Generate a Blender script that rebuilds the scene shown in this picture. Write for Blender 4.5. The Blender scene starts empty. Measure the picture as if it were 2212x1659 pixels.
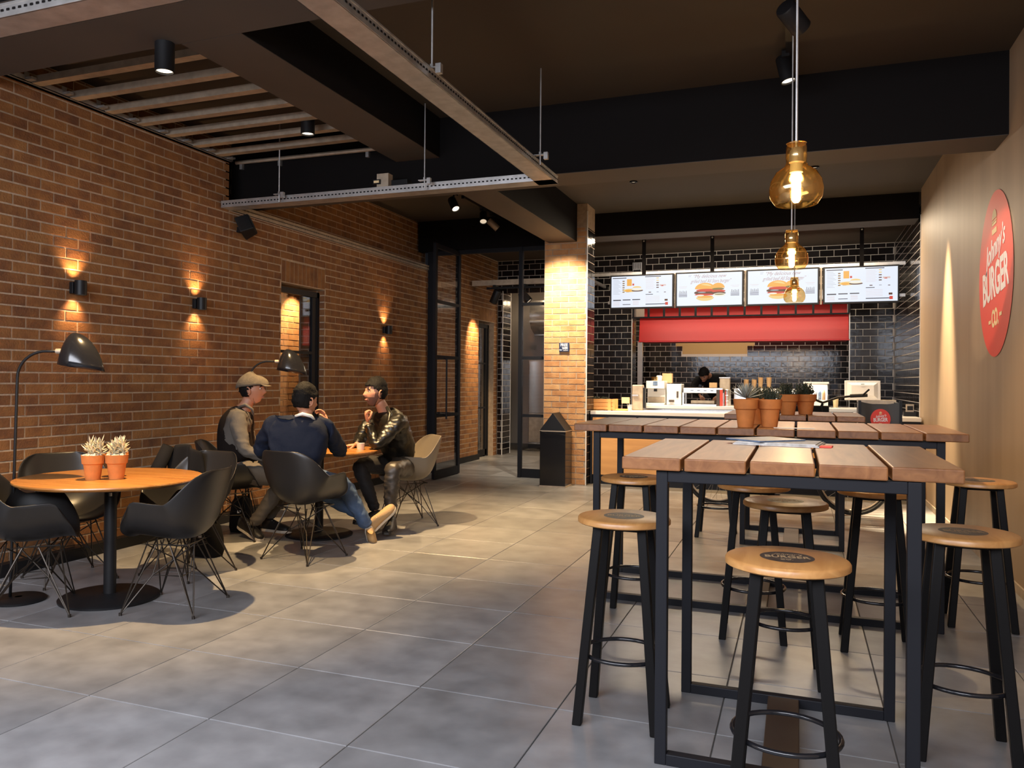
import bpy, bmesh, math, random
from mathutils import Vector, Matrix, noise
random.seed(7)
PI = math.pi
SC = bpy.context.scene
COL = SC.collection


# light levels (watts)
DAY = 540
E_DL1, E_DL2, E_T1, E_T2, E_T3 = 780, 1150, 800, 420, 300
E_PIL, E_GOBO, E_SC, E_COR = 420, 220, 15, 320
E_WASH = 3600
E_CNT = 420
E_K1, E_K2, E_K3, E_HOOD = 170, 70, 60, 32
# ------------------------------------------------------------------ camera
F, CX, CY = 1763.487, 1032.017, 814.226
YAW, PITCH, ROLL = -0.3738, 0.0033, 0.0081
CAM = Vector((0, 0, 1.3377))
_fw = Vector((math.sin(YAW)*math.cos(PITCH), math.cos(YAW)*math.cos(PITCH), math.sin(PITCH)))
_r0 = Vector((math.cos(YAW), -math.sin(YAW), 0))
_u0 = _r0.cross(_fw)
_rt = math.cos(ROLL)*_r0 + math.sin(ROLL)*_u0
_up = -math.sin(ROLL)*_r0 + math.cos(ROLL)*_u0
cd = bpy.data.cameras.new('camera'); cam = bpy.data.objects.new('camera', cd); COL.objects.link(cam)
M = Matrix((( _rt.x, _up.x, -_fw.x, 0), (_rt.y, _up.y, -_fw.y, 0), (_rt.z, _up.z, -_fw.z, 0), (0, 0, 0, 1)))
cam.matrix_world = Matrix.Translation(CAM) @ M
cd.sensor_width = 36; cd.lens = F/2212*36
cd.shift_x = (1106-CX)/2212; cd.shift_y = -(829.5-CY)/2212
cd.clip_start = 0.05; cd.clip_end = 100
SC.camera = cam

def ray(x, y): return _fw + (x-CX)/F*_rt - (y-CY)/F*_up
def Dp(x, y, d): return CAM + ray(x, y)*d                 # point at forward distance d
def Zp(x, y, z):
    r = ray(x, y); return CAM + r*((z-CAM.z)/r.z)
def Yp(x, y, Y):
    r = ray(x, y); return CAM + r*(Y/r.y)
def pr(p):
    v = Vector(p)-CAM; d = v.dot(_fw)
    if d < 0.05: return (-9999, -9999, d)
    return (CX+F*v.dot(_rt)/d, CY-F*v.dot(_up)/d, d)

# ------------------------------------------------------------------ world, exposure, large lights
vs = SC.view_settings
vs.view_transform = 'Standard'; vs.look = 'None'; vs.gamma = 1; vs.use_curve_mapping = False
vs.exposure = 0.0
SC.cycles.max_bounces = 8; SC.cycles.diffuse_bounces = 4; SC.cycles.glossy_bounces = 4
SC.cycles.transmission_bounces = 8; SC.cycles.transparent_max_bounces = 12
SC.cycles.sample_clamp_indirect = 4; SC.cycles.caustics_reflective = False; SC.cycles.caustics_refractive = False
SC.cycles.use_denoising = True
w = bpy.data.worlds.new('world'); SC.world = w; w.use_nodes = True
bg = w.node_tree.nodes['Background']; bg.inputs[0].default_value = (0.55, 0.7, 1.0, 1); bg.inputs[1].default_value = 0.12

WARM = (1.0, 0.66, 0.33); WARM2 = (1.0, 0.665, 0.315)
def lamp(kind, loc, energy, color, target=None, size=None, spot=None, blend=0.5, sizey=None, parent=None, name=None):
    d = bpy.data.lights.new(name or kind.lower()+'_light', kind); d.energy = energy; d.color = color
    if kind == 'AREA':
        d.shape = 'RECTANGLE'; d.size = size; d.size_y = sizey or size
    else:
        d.shadow_soft_size = size if size is not None else 0.03
    if kind == 'SPOT':
        d.spot_size = math.radians(spot); d.spot_blend = blend
    o = bpy.data.objects.new(d.name, d); COL.objects.link(o); o.location = loc
    if target is not None:
        o.rotation_euler = (Vector(target)-Vector(loc)).to_track_quat('-Z', 'Y').to_euler()
    if parent:
        o.parent = parent; o.matrix_parent_inverse = parent.matrix_basis.inverted()
    return o
# daylight through the glazed street front behind the camera
lamp('AREA', (-1.8, -0.95, 2.45), DAY, (0.87, 0.90, 1.0), (-1.7, 1.0, 0), size=5.8, sizey=1.5, name='street_daylight')

# ------------------------------------------------------------------ materials
def nt(name):
    m = bpy.data.materials.new(name); m.use_nodes = True
    t = m.node_tree; b = t.nodes['Principled BSDF']
    return m, t, b
def lk(t, a, b): t.links.new(a, b)
def mat(name, col, rough=0.5, metal=0.0, var=0.0, scale=8.0, bump=0.0, bscale=60.0, stretch=(1, 1, 1), emit=None, estr=0, rnd=0.0, coat=0.0, spec=None, island=False, detail=3.0):
    m, t, b = nt(name)
    b.inputs['Base Color'].default_value = (*col, 1); b.inputs['Roughness'].default_value = rough
    b.inputs['Metallic'].default_value = metal
    if spec is not None: b.inputs['Specular IOR Level'].default_value = spec
    if coat: b.inputs['Coat Weight'].default_value = coat; b.inputs['Coat Roughness'].default_value = 0.08
    if emit: b.inputs['Emission Color'].default_value = (*emit, 1); b.inputs['Emission Strength'].default_value = estr
    g = None
    if var or bump:
        g = t.nodes.new('ShaderNodeNewGeometry'); mp = t.nodes.new('ShaderNodeMapping'); mp.inputs['Scale'].default_value = stretch
        lk(t, g.outputs['Position'], mp.inputs['Vector'])
    fac = None
    if var:
        n = t.nodes.new('ShaderNodeTexNoise'); n.inputs['Scale'].default_value = scale; n.inputs['Detail'].default_value = detail
        lk(t, mp.outputs[0], n.inputs['Vector'])
        r = t.nodes.new('ShaderNodeMapRange'); r.inputs['From Min'].default_value = 0.3; r.inputs['From Max'].default_value = 0.7
        r.inputs['To Min'].default_value = 1-var; r.inputs['To Max'].default_value = 1+var
        lk(t, n.outputs['Fac'], r.inputs['Value']); fac = r.outputs[0]
    if rnd:
        oi = t.nodes.new('ShaderNodeObjectInfo'); v = oi.outputs['Random']
        if island:
            g2 = t.nodes.new('ShaderNodeNewGeometry'); a = t.nodes.new('ShaderNodeMath'); a.operation = 'ADD'
            lk(t, v, a.inputs[0]); lk(t, g2.outputs['Random Per Island'], a.inputs[1])
            f = t.nodes.new('ShaderNodeMath'); f.operation = 'FRACT'; lk(t, a.outputs[0], f.inputs[0]); v = f.outputs[0]
        r2 = t.nodes.new('ShaderNodeMapRange'); r2.inputs['To Min'].default_value = 1-rnd; r2.inputs['To Max'].default_value = 1+rnd
        lk(t, v, r2.inputs['Value'])
        if fac is None: fac = r2.outputs[0]
        else:
            mm = t.nodes.new('ShaderNodeMath'); mm.operation = 'MULTIPLY'; lk(t, fac, mm.inputs[0]); lk(t, r2.outputs[0], mm.inputs[1]); fac = mm.outputs[0]
    if fac is not None:
        vm = t.nodes.new('ShaderNodeVectorMath'); vm.operation = 'SCALE'; vm.inputs[0].default_value = col
        lk(t, fac, vm.inputs['Scale']); lk(t, vm.outputs[0], b.inputs['Base Color'])
    if bump:
        n2 = t.nodes.new('ShaderNodeTexNoise'); n2.inputs['Scale'].default_value = bscale; n2.inputs['Detail'].default_value = 4
        lk(t, mp.outputs[0], n2.inputs['Vector'])
        bu = t.nodes.new('ShaderNodeBump'); bu.inputs['Strength'].default_value = bump; bu.inputs['Distance'].default_value = 0.01
        lk(t, n2.outputs['Fac'], bu.inputs['Height']); lk(t, bu.outputs[0], b.inputs['Normal'])
    return m

def brick_mat(name, stops, rough=0.85):
    m, t, b = nt(name); b.inputs['Roughness'].default_value = rough
    oi = t.nodes.new('ShaderNodeObjectInfo'); g = t.nodes.new('ShaderNodeNewGeometry')
    a = t.nodes.new('ShaderNodeMath'); a.operation = 'ADD'; lk(t, oi.outputs['Random'], a.inputs[0]); lk(t, g.outputs['Random Per Island'], a.inputs[1])
    f = t.nodes.new('ShaderNodeMath'); f.operation = 'FRACT'; lk(t, a.outputs[0], f.inputs[0])
    n = t.nodes.new('ShaderNodeTexNoise'); n.inputs['Scale'].default_value = 9; n.inputs['Detail'].default_value = 5
    lk(t, g.outputs['Position'], n.inputs['Vector'])
    s1 = t.nodes.new('ShaderNodeMath'); s1.operation = 'MULTIPLY_ADD'; s1.inputs[1].default_value = 1.3; s1.inputs[2].default_value = -0.65
    lk(t, n.outputs['Fac'], s1.inputs[0])
    s2 = t.nodes.new('ShaderNodeMath'); s2.operation = 'MULTIPLY_ADD'; s2.inputs[1].default_value = 0.42; lk(t, f.outputs[0], s2.inputs[0]); 
    ad = t.nodes.new('ShaderNodeMath'); ad.operation = 'ADD'; lk(t, s1.outputs[0], ad.inputs[0]); ad.inputs[1].default_value = 0.28
    lk(t, ad.outputs[0], s2.inputs[2])
    r = t.nodes.new('ShaderNodeValToRGB'); e = r.color_ramp.elements
    while len(e) < len(stops): e.new(0.5)
    for k, (p, c) in enumerate(stops): e[k].position = p; e[k].color = (*c, 1)
    lk(t, s2.outputs[0], r.inputs[0]); lk(t, r.outputs[0], b.inputs['Base Color'])
    n2 = t.nodes.new('ShaderNodeTexNoise'); n2.inputs['Scale'].default_value = 70; n2.inputs['Detail'].default_value = 4
    lk(t, g.outputs['Position'], n2.inputs['Vector'])
    bu = t.nodes.new('ShaderNodeBump'); bu.inputs['Strength'].default_value = 0.5; bu.inputs['Distance'].default_value = 0.008
    lk(t, n2.outputs['Fac'], bu.inputs['Height']); lk(t, bu.outputs[0], b.inputs['Normal'])
    return m

def wood_mat(name, c1, c2, rough=0.45, axis=1, scale=3.0, rnd=0.12, coat=0.0):
    m, t, b = nt(name); b.inputs['Roughness'].default_value = rough
    if coat: b.inputs['Coat Weight'].default_value = coat; b.inputs['Coat Roughness'].default_value = 0.2
    g = t.nodes.new('ShaderNodeNewGeometry'); oi = t.nodes.new('ShaderNodeObjectInfo')
    off = t.nodes.new('ShaderNodeVectorMath'); off.operation = 'ADD'; mp = t.nodes.new('ShaderNodeMapping')
    s = [7, 7, 7]; s[axis] = 0.7; mp.inputs['Scale'].default_value = s
    cx = t.nodes.new('ShaderNodeVectorMath'); cx.operation = 'SCALE'; cx.inputs[0].default_value = (13, 7, 3); lk(t, oi.outputs['Random'], cx.inputs['Scale'])
    lk(t, g.outputs['Position'], off.inputs[0]); lk(t, cx.outputs[0], off.inputs[1]); lk(t, off.outputs[0], mp.inputs['Vector'])
    n = t.nodes.new('ShaderNodeTexNoise'); n.inputs['Scale'].default_value = scale; n.inputs['Detail'].default_value = 6; n.inputs['Distortion'].default_value = 1.2
    lk(t, mp.outputs[0], n.inputs['Vector'])
    r = t.nodes.new('ShaderNodeValToRGB'); r.color_ramp.elements[0].position = 0.3; r.color_ramp.elements[1].position = 0.72
    r.color_ramp.elements[0].color = (*c1, 1); r.color_ramp.elements[1].color = (*c2, 1)
    lk(t, n.outputs['Fac'], r.inputs[0])
    r2 = t.nodes.new('ShaderNodeMapRange'); r2.inputs['To Min'].default_value = 1-rnd; r2.inputs['To Max'].default_value = 1+rnd; lk(t, oi.outputs['Random'], r2.inputs['Value'])
    vm = t.nodes.new('ShaderNodeVectorMath'); vm.operation = 'SCALE'; lk(t, r.outputs[0], vm.inputs[0]); lk(t, r2.outputs[0], vm.inputs['Scale'])
    lk(t, vm.outputs[0], b.inputs['Base Color'])
    bu = t.nodes.new('ShaderNodeBump'); bu.inputs['Strength'].default_value = 0.12; bu.inputs['Distance'].default_value = 0.004
    lk(t, n.outputs['Fac'], bu.inputs['Height']); lk(t, bu.outputs[0], b.inputs['Normal'])
    return m

def glass_mat(name, tint=(1, 1, 1), alpha=0.12, rough=0.03, gcol=(1, 1, 1)):
    # thin pane: mostly transparent with a clear reflection
    m = bpy.data.materials.new(name); m.use_nodes = True; t = m.node_tree; t.nodes.clear()
    o = t.nodes.new('ShaderNodeOutputMaterial'); tr = t.nodes.new('ShaderNodeBsdfTransparent'); tr.inputs[0].default_value = (*tint, 1)
    gl = t.nodes.new('ShaderNodeBsdfGlossy'); gl.inputs['Roughness'].default_value = rough; gl.inputs[0].default_value = (*gcol, 1)
    fr = t.nodes.new('ShaderNodeFresnel'); ge = t.nodes.new('ShaderNodeNewGeometry'); mr = t.nodes.new('ShaderNodeMapRange')
    mr.inputs['To Min'].default_value = 1.45; mr.inputs['To Max'].default_value = 1/1.45; lk(t, ge.outputs['Backfacing'], mr.inputs['Value']); lk(t, mr.outputs[0], fr.inputs[0])
    ad = t.nodes.new('ShaderNodeMath'); ad.operation = 'ADD'; ad.use_clamp = True; ad.inputs[1].default_value = alpha; lk(t, fr.outputs[0], ad.inputs[0])
    mx = t.nodes.new('ShaderNodeMixShader'); lk(t, ad.outputs[0], mx.inputs[0]); lk(t, tr.outputs[0], mx.inputs[1]); lk(t, gl.outputs[0], mx.inputs[2])
    lk(t, mx.outputs[0], o.inputs[0]); return m

M_ = {}
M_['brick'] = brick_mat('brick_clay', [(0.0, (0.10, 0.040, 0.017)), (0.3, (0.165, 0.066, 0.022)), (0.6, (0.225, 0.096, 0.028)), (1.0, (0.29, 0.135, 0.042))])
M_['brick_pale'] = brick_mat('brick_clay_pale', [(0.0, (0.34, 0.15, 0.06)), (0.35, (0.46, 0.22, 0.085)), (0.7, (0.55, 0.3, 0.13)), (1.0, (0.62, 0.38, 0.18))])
M_['mortar'] = mat('mortar', (0.41, 0.305, 0.21), 0.95, var=0.15, scale=20, bump=0.4)
M_['tile'] = mat('black_glazed_tile', (0.012, 0.010, 0.010), 0.12, rnd=0.5, island=True, bump=0.12, bscale=14, spec=.32)
M_['grout'] = mat('pale_grout', (0.50, 0.45, 0.40), 0.9)
M_['floor'] = mat('concrete_floor_tile', (0.215, 0.215, 0.22), 0.33, var=0.22, scale=5.5, rnd=0.2, bump=0.10, bscale=9, detail=9)
M_['floor_joint'] = mat('floor_joint', (0.10, 0.095, 0.09), 0.9)
M_['ceil'] = mat('dark_ceiling_paint', (0.044, 0.032, 0.021), 0.75, var=0.08, scale=1.0)
M_['beam'] = mat('beam_brown', (0.05, 0.038, 0.03), 0.7, var=0.1, scale=1.5)
M_['beam_black'] = mat('beam_near_black', (0.006, 0.005, 0.005), 0.8, spec=.12)
M_['rwall'] = mat('taupe_wall_finish', (0.33, 0.235, 0.15), 0.55, var=0.16, scale=1.6, stretch=(1.5, 1.5, 0.12), bump=0.06, bscale=10)
M_['steel'] = mat('galvanised_steel', (0.52, 0.51, 0.50), 0.42, 0.85, var=0.15, scale=14)
M_['steel_dim'] = mat('warm_tinted_steel', (0.44, 0.36, 0.27), 0.55, 0.5, var=0.15, scale=14)  # brownish tint carries the warm light reflected by galvanised steel
M_['stainless'] = mat('stainless_steel', (0.62, 0.60, 0.57), 0.22, 0.95, var=0.05, scale=6)
M_['black'] = mat('black_metal', (0.009, 0.009, 0.010), 0.45, 0.0, spec=.25)
M_['frame'] = mat('powder_coated_black_steel', (0.011, 0.0115, 0.0145), 0.5, 0.0, spec=.16)
M_['black_gloss'] = mat('glossy_black', (0.01, 0.01, 0.012), 0.18)
M_['black_wood'] = mat('black_painted_wood', (0.005, 0.0045, 0.0045), 0.42, spec=.12)
M_['shell'] = mat('dark_plastic_shell', (0.013, 0.012, 0.012), 0.36, spec=.45)
M_['shell_lit'] = mat('lit_plastic_shell', (0.17, 0.14, 0.105), 0.4)  # strong highlights on a dark shell put into a grey base colour
M_['wire'] = mat('dark_wire', (0.05, 0.042, 0.035), 0.35, 0.8)
M_['plank'] = wood_mat('plank_wood', (0.165, 0.063, 0.020), (0.27, 0.115, 0.040), 0.33, axis=1, rnd=0.16)
M_['seatwood'] = wood_mat('stool_seat_wood', (0.36, 0.165, 0.05), (0.48, 0.25, 0.085), 0.36, axis=1, rnd=0.08)
M_['tabletop'] = wood_mat('table_veneer', (0.29, 0.115, 0.028), (0.44, 0.195, 0.05), 0.27, axis=0, rnd=0.05, coat=0.2)
M_['panelwood'] = wood_mat('counter_panel_wood', (0.60, 0.29, 0.085), (0.74, 0.38, 0.12), 0.5, axis=0, scale=1.5, rnd=0.05)
M_['terracotta'] = mat('terracotta', (0.50, 0.165, 0.035), 0.8, var=0.12, scale=18, bump=0.1)
M_['soil'] = mat('soil', (0.06, 0.04, 0.025), 0.95, var=0.3, scale=60)
M_['pebble'] = mat('pale_pebble', (0.62, 0.52, 0.38), 0.7, rnd=0.3, island=True)
M_['leaf_dark'] = mat('dark_leaf', (0.045, 0.055, 0.035), 0.6, rnd=0.4, island=True)
M_['leaf_pale'] = mat('pale_leaf', (0.30, 0.31, 0.27), 0.6, rnd=0.3, island=True)
M_['leaf_cream'] = mat('cream_leaf', (0.50, 0.43, 0.27), 0.6, rnd=0.45, island=True)
M_['white'] = mat('white_laminate', (0.80, 0.77, 0.72), 0.25)
M_['red'] = mat('red_lacquer', (0.66, 0.018, 0.014), 0.4)
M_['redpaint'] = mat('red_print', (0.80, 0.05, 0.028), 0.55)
M_['cream'] = mat('cream_print', (0.85, 0.66, 0.36), 0.6)
M_['whiteprint'] = mat('white_print', (0.88, 0.85, 0.84), 0.6)
M_['beige'] = mat('beige_wall_paint', (0.42, 0.27, 0.11), 0.7)
M_['glass'] = glass_mat('clear_glass', alpha=0.03)
M_['screen'] = mat('lit_screen', (0.02, 0.02, 0.02), 0.3, emit=(0.80, 0.87, 1.0), estr=0.95)
M_['skin'] = mat('skin', (0.44, 0.205, 0.12), 0.5, var=0.06, scale=20)
M_['hair'] = mat('dark_hair', (0.003, 0.0022, 0.002), 0.75, spec=.2, bump=0.5, bscale=120, stretch=(1, 1, .3))
M_['navy'] = mat('navy_cloth', (0.008, 0.012, 0.026), 0.8, spec=.2, bump=0.3, bscale=25)
M_['jeans'] = mat('blue_denim', (0.055, 0.098, 0.19), 0.8, var=0.25, scale=9, bump=0.4, bscale=30)
M_['leather'] = mat('dark_leather', (0.007, 0.006, 0.0045), 0.38, bump=0.6, bscale=16)
M_['vest'] = mat('dark_brown_vest', (0.007, 0.004, 0.003), 0.9, spec=.2)
M_['greyshirt'] = mat('grey_shirt', (0.09, 0.078, 0.066), 0.85, bump=0.4, bscale=18)
M_['greypants'] = mat('grey_trousers', (0.10, 0.083, 0.065), 0.85, bump=0.3, bscale=18)
M_['darkpants'] = mat('dark_trousers', (0.012, 0.010, 0.010), 0.8)
M_['waxpants'] = mat('waxed_dark_trousers', (0.03, 0.024, 0.019), 0.45, var=0.3, scale=7, bump=0.4, bscale=14)
M_['cap'] = mat('tweed_cap', (0.10, 0.08, 0.056), 0.95, var=0.15, scale=40, bump=0.3)
M_['shoe_tan'] = mat('tan_shoe', (0.42, 0.27, 0.13), 0.75, bump=0.3)
M_['shoe_black'] = mat('black_shoe', (0.012, 0.011, 0.011), 0.5)
M_['sole'] = mat('pale_sole', (0.62, 0.55, 0.45), 0.7)
M_['paper'] = mat('newsprint', (0.55, 0.55, 0.54), 0.8, var=0.25, scale=40)
M_['bluepaper'] = mat('blue_magazine_print', (0.10, 0.15, 0.24), 0.4, var=0.4, scale=25)
M_['cardboard'] = mat('kraft_card', (0.50, 0.32, 0.16), 0.8)
M_['tarp'] = mat('dark_tarpaulin', (0.035, 0.032, 0.026), 0.55)
M_['rubber'] = mat('rubber', (0.012, 0.012, 0.012), 0.7)
M_['cloth_dark'] = mat('dark_cloth', (0.008, 0.007, 0.007), 0.9, spec=.2)
M_['brownwood'] = mat('dark_brown_beam', (0.045, 0.028, 0.018), 0.5)
M_['bulb'] = mat('glowing_filament', (1, 0.8, 0.5), 0.5, emit=(1.0, 0.72, 0.38), estr=60)
M_['lens'] = mat('lamp_lens', (1, 0.9, 0.75), 0.5, emit=(1.0, 0.84, 0.62), estr=3.0)
M_['lens_dim'] = mat('dim_lamp_lens', (1, 0.9, 0.75), 0.5, emit=(1.0, 0.84, 0.62), estr=0.6)
M_['amber'] = glass_mat('amber_glass', (1.0, 0.83, 0.52), 0.20, 0.12, (1.0, .78, .42))
M_['signblue'] = mat('dark_blue_sign', (0.012, 0.025, 0.07), 0.5)

# ------------------------------------------------------------------ mesh helpers
class MB:
    def __init__(s): s.v = []; s.f = []
    def add(s, vs_, fs, mx=None):
        n = len(s.v)
        s.v += [tuple(mx @ Vector(p)) if mx else tuple(p) for p in vs_]; s.f += [tuple(i+n for i in f) for f in fs]; return s
    def box(s, x0, x1, y0, y1, z0, z1, mx=None):
        return s.add([(x0,y0,z0),(x1,y0,z0),(x1,y1,z0),(x0,y1,z0),(x0,y0,z1),(x1,y0,z1),(x1,y1,z1),(x0,y1,z1)],
              [(3,2,1,0),(4,5,6,7),(0,1,5,4),(1,2,6,5),(2,3,7,6),(3,0,4,7)], mx)
    def cbox(s, c, sz, mx=None):
        return s.box(c[0]-sz[0]/2, c[0]+sz[0]/2, c[1]-sz[1]/2, c[1]+sz[1]/2, c[2]-sz[2]/2, c[2]+sz[2]/2, mx)
    def lathe(s, prof, n=24, c=(0, 0, 0), mx=None, cap=True):
        vs_ = []; fs = []
        for r, z in prof:
            for k in range(n):
                a = 2*PI*k/n; vs_.append((c[0]+r*math.cos(a), c[1]+r*math.sin(a), c[2]+z))
        for i in range(len(prof)-1):
            for k in range(n):
                k2 = (k+1) % n; fs.append((i*n+k, i*n+k2, (i+1)*n+k2, (i+1)*n+k))
        if cap:
            fs.append(tuple(range(n))[::-1]); fs.append(tuple((len(prof)-1)*n+k for k in range(n)))
        return s.add(vs_, fs, mx)
    def tube(s, pts, r, n=8, closed=False, square=False, mx=None):
        pts = [Vector(p) for p in pts]; N = len(pts); rs = r if isinstance(r, (list, tuple)) else [r]*N
        if square: n = 4
        vs_ = []; prev = None
        for i, p in enumerate(pts):
            if closed: d = pts[(i+1) % N]-pts[i-1]
            else: d = pts[min(i+1, N-1)]-pts[max(i-1, 0)]
            d.normalize()
            if prev is None:
                a = Vector((0, 0, 1)) if abs(d.z) < 0.9 else Vector((0, 1, 0))
                u = d.cross(a).normalized()
            else: u = (prev-d*prev.dot(d)).normalized()
            prev = u; w_ = d.cross(u)
            for k in range(n):
                a = 2*PI*(k+(0.5 if square else 0))/n; rr = rs[i]*(math.sqrt(2) if square else 1)
                vs_.append(p+(u*math.cos(a)+w_*math.sin(a))*rr)
        fs = []
        M2 = N if closed else N-1
        for i in range(M2):
            j = (i+1) % N
            for k in range(n):
                k2 = (k+1) % n; fs.append((i*n+k, i*n+k2, j*n+k2, j*n+k))
        if not closed: fs.append(tuple(range(n))[::-1]); fs.append(tuple((N-1)*n+k for k in range(n)))
        return s.add(vs_, fs, mx)
    def sphere(s, c, r, n=12, m=8, mx=None):
        rx, ry, rz = r if isinstance(r, (list, tuple)) else (r, r, r)
        vs_ = [(c[0], c[1], c[2]-rz)]; fs = []
        for i in range(1, m):
            t = -PI/2+PI*i/m
            for k in range(n):
                a = 2*PI*k/n; vs_.append((c[0]+rx*math.cos(t)*math.cos(a), c[1]+ry*math.cos(t)*math.sin(a), c[2]+rz*math.sin(t)))
        vs_.append((c[0], c[1], c[2]+rz)); L = len(vs_)-1
        for k in range(n):
            k2 = (k+1) % n; fs.append((0, 1+k2, 1+k)); fs.append((L, 1+(m-2)*n+k, 1+(m-2)*n+k2))
            for i in range(m-2): fs.append((1+i*n+k, 1+i*n+k2, 1+(i+1)*n+k2, 1+(i+1)*n+k))
        return s.add(vs_, fs, mx)
    def mesh(s, name):
        me = bpy.data.meshes.new(name); me.from_pydata(s.v, [], s.f); me.update(); return me
    def build(s, name, m, parent=None, smooth=False, bevel=0, solid=0, sub=0, label=None):
        me = s.mesh(name); me.materials.append(M_[m] if isinstance(m, str) else m)
        if smooth:
            for p in me.polygons: p.use_smooth = True
            if smooth != 'all' and hasattr(me, 'set_sharp_from_angle'): me.set_sharp_from_angle(angle=math.radians(38))
        o = bpy.data.objects.new(name, me); COL.objects.link(o)
        if solid:
            d = o.modifiers.new('solid', 'SOLIDIFY'); d.thickness = solid; d.offset = 0
        if sub:
            d = o.modifiers.new('sub', 'SUBSURF'); d.levels = d.render_levels = sub
        if bevel:
            d = o.modifiers.new('bev', 'BEVEL'); d.width = bevel; d.segments = 2; d.limit_method = 'ANGLE'
        if parent: o.parent = parent
        if label: o['label'] = label
        return o
def thing(name, label, cat, loc=(0, 0, 0), rz=0, group=None):
    o = bpy.data.objects.new(name, None); COL.objects.link(o); o.empty_display_size = 0.05
    o.location = loc; o.rotation_euler = (0, 0, rz); o['label'] = label; o['category'] = cat
    if group: o['group'] = group
    return o
def tag(o, label, cat, group=None, kind=None):
    o['label'] = label; o['category'] = cat
    if group: o['group'] = group
    if kind: o['kind'] = kind
    return o
def dup(root, loc, rz, label, group=None):
    def cp(o, par):
        c = o.copy(); COL.objects.link(c); c.parent = par
        for ch in list(o.children):
            if ch.type != 'LIGHT': cp(ch, c)
        return c
    r = root.copy(); COL.objects.link(r); r.location = loc; r.rotation_euler = (0, 0, rz); r['label'] = label
    if group: r['group'] = group
    for ch in list(root.children): cp(ch, r)
    return r
def struct(name, mb, m, label, cat=None, **k):
    o = mb.build(name, m, **k); tag(o, label, cat or name.split('_')[0], kind='structure'); return o

# unit piece: front face +z at 1, chamfered
def unit_piece(ch=0.03, name='piece'):
    a, b = .5, .5-ch
    v = [(-a,-a,0),(a,-a,0),(a,a,0),(-a,a,0),(-a,-a,.75),(a,-a,.75),(a,a,.75),(-a,a,.75),(-b,-b,1),(b,-b,1),(b,b,1),(-b,b,1)]
    f = [(8,9,10,11)]
    for i in range(4):
        j = (i+1) % 4; f += [(i,j,4+j,4+i),(4+i,4+j,8+j,8+i)]
    return v, f
UV_, UF_ = unit_piece(0.02)
UV2_, _ = unit_piece(0.003)
_piece_mesh = {}
def pieces(parent, cells, O, U, V, N, thick, m, name, nmax=300, jit=0.25):
    """cells: (u, v, w, h) centres and sizes on the plane; the nmax that show largest become objects, the rest one mesh"""
    O, U, V, N = Vector(O), Vector(U), Vector(V), Vector(N)
    if (m, name) not in _piece_mesh:
        me = bpy.data.meshes.new(name); me.from_pydata(UV2_ if m == 'floor' else UV_, [], UF_); me.update(); me.materials.append(M_[m]); _piece_mesh[(m, name)] = me
    me = _piece_mesh[(m, name)]
    sc = []
    for c in cells:
        p = O+U*c[0]+V*c[1]; x, y, d = pr(p)
        vis = -60 < x < 2272 and -60 < y < 1719 and d > 0.1
        sc.append((c[2]*c[3]/max(d, .1)**3 if vis else -1, c))
    sc.sort(key=lambda q: -q[0])
    mb = MB()
    for i, (s_, c) in enumerate(sc):
        t = thick*(1+random.uniform(-jit, jit)); p = O+U*c[0]+V*c[1]
        Mx = Matrix(((U.x*c[2], V.x*c[3], N.x*t, p.x), (U.y*c[2], V.y*c[3], N.y*t, p.y), (U.z*c[2], V.z*c[3], N.z*t, p.z), (0, 0, 0, 1)))
        if i < nmax and s_ > 0:
            o = bpy.data.objects.new(name, me); COL.objects.link(o); o.matrix_basis = Mx; o.parent = parent
        else: mb.add(UV2_ if m == 'floor' else UV_, UF_, Mx)
    if mb.v:
        o = mb.build(name+'_field', m, parent); o['kind'] = 'stuff'
def bond(u0, u1, v0, v1, pu, pv, joint, holes=(), phase=0, off=0.0):
    """running-bond cells over a rectangle, cut round the holes (a0,a1,b0,b1)"""
    out = []; r = 0; v = v0
    while v < v1-0.01:
        vt = min(v+pv, v1); h = vt-v-joint
        u = u0-pu*(0.5 if (r+phase) % 2 else 0)-off
        segs = [(u0, u1)]
        for a0, a1, b0, b1 in holes:
            if v+pv*0.5 > b0 and v+pv*0.5 < b1:
                ns = []
                for p, q in segs:
                    if a1 <= p or a0 >= q: ns.append((p, q))
                    else:
                        if a0 > p: ns.append((p, a0))
                        if a1 < q: ns.append((a1, q))
                segs = ns
        while u < u1:
            for p, q in segs:
                a = max(u, p); b = min(u+pu, q)
                if b-a > joint*2.5: out.append(((a+b)/2, (v+vt)/2, b-a-joint, h))
            u += pu
        v += pv; r += 1
    return out
def plane_quads(mb, u0, u1, v0, v1, holes, O, U, V):
    """backing wall with rectangular holes"""
    us = sorted({u0, u1, *[min(max(h[0], u0), u1) for h in holes], *[min(max(h[1], u0), u1) for h in holes]})
    vv = sorted({v0, v1, *[min(max(h[2], v0), v1) for h in holes], *[min(max(h[3], v0), v1) for h in holes]})
    O, U, V = Vector(O), Vector(U), Vector(V)
    for i in range(len(us)-1):
        for j in range(len(vv)-1):
            cu, cv = (us[i]+us[i+1])/2, (vv[j]+vv[j+1])/2
            if any(h[0] < cu < h[1] and h[2] < cv < h[3] for h in holes): continue
            q = [O+U*a+V*b for a, b in ((us[i], vv[j]), (us[i+1], vv[j]), (us[i+1], vv[j+1]), (us[i], vv[j+1]))]
            mb.add(q, [(0, 1, 2, 3)])
    return mb
_txt = {}
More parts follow.
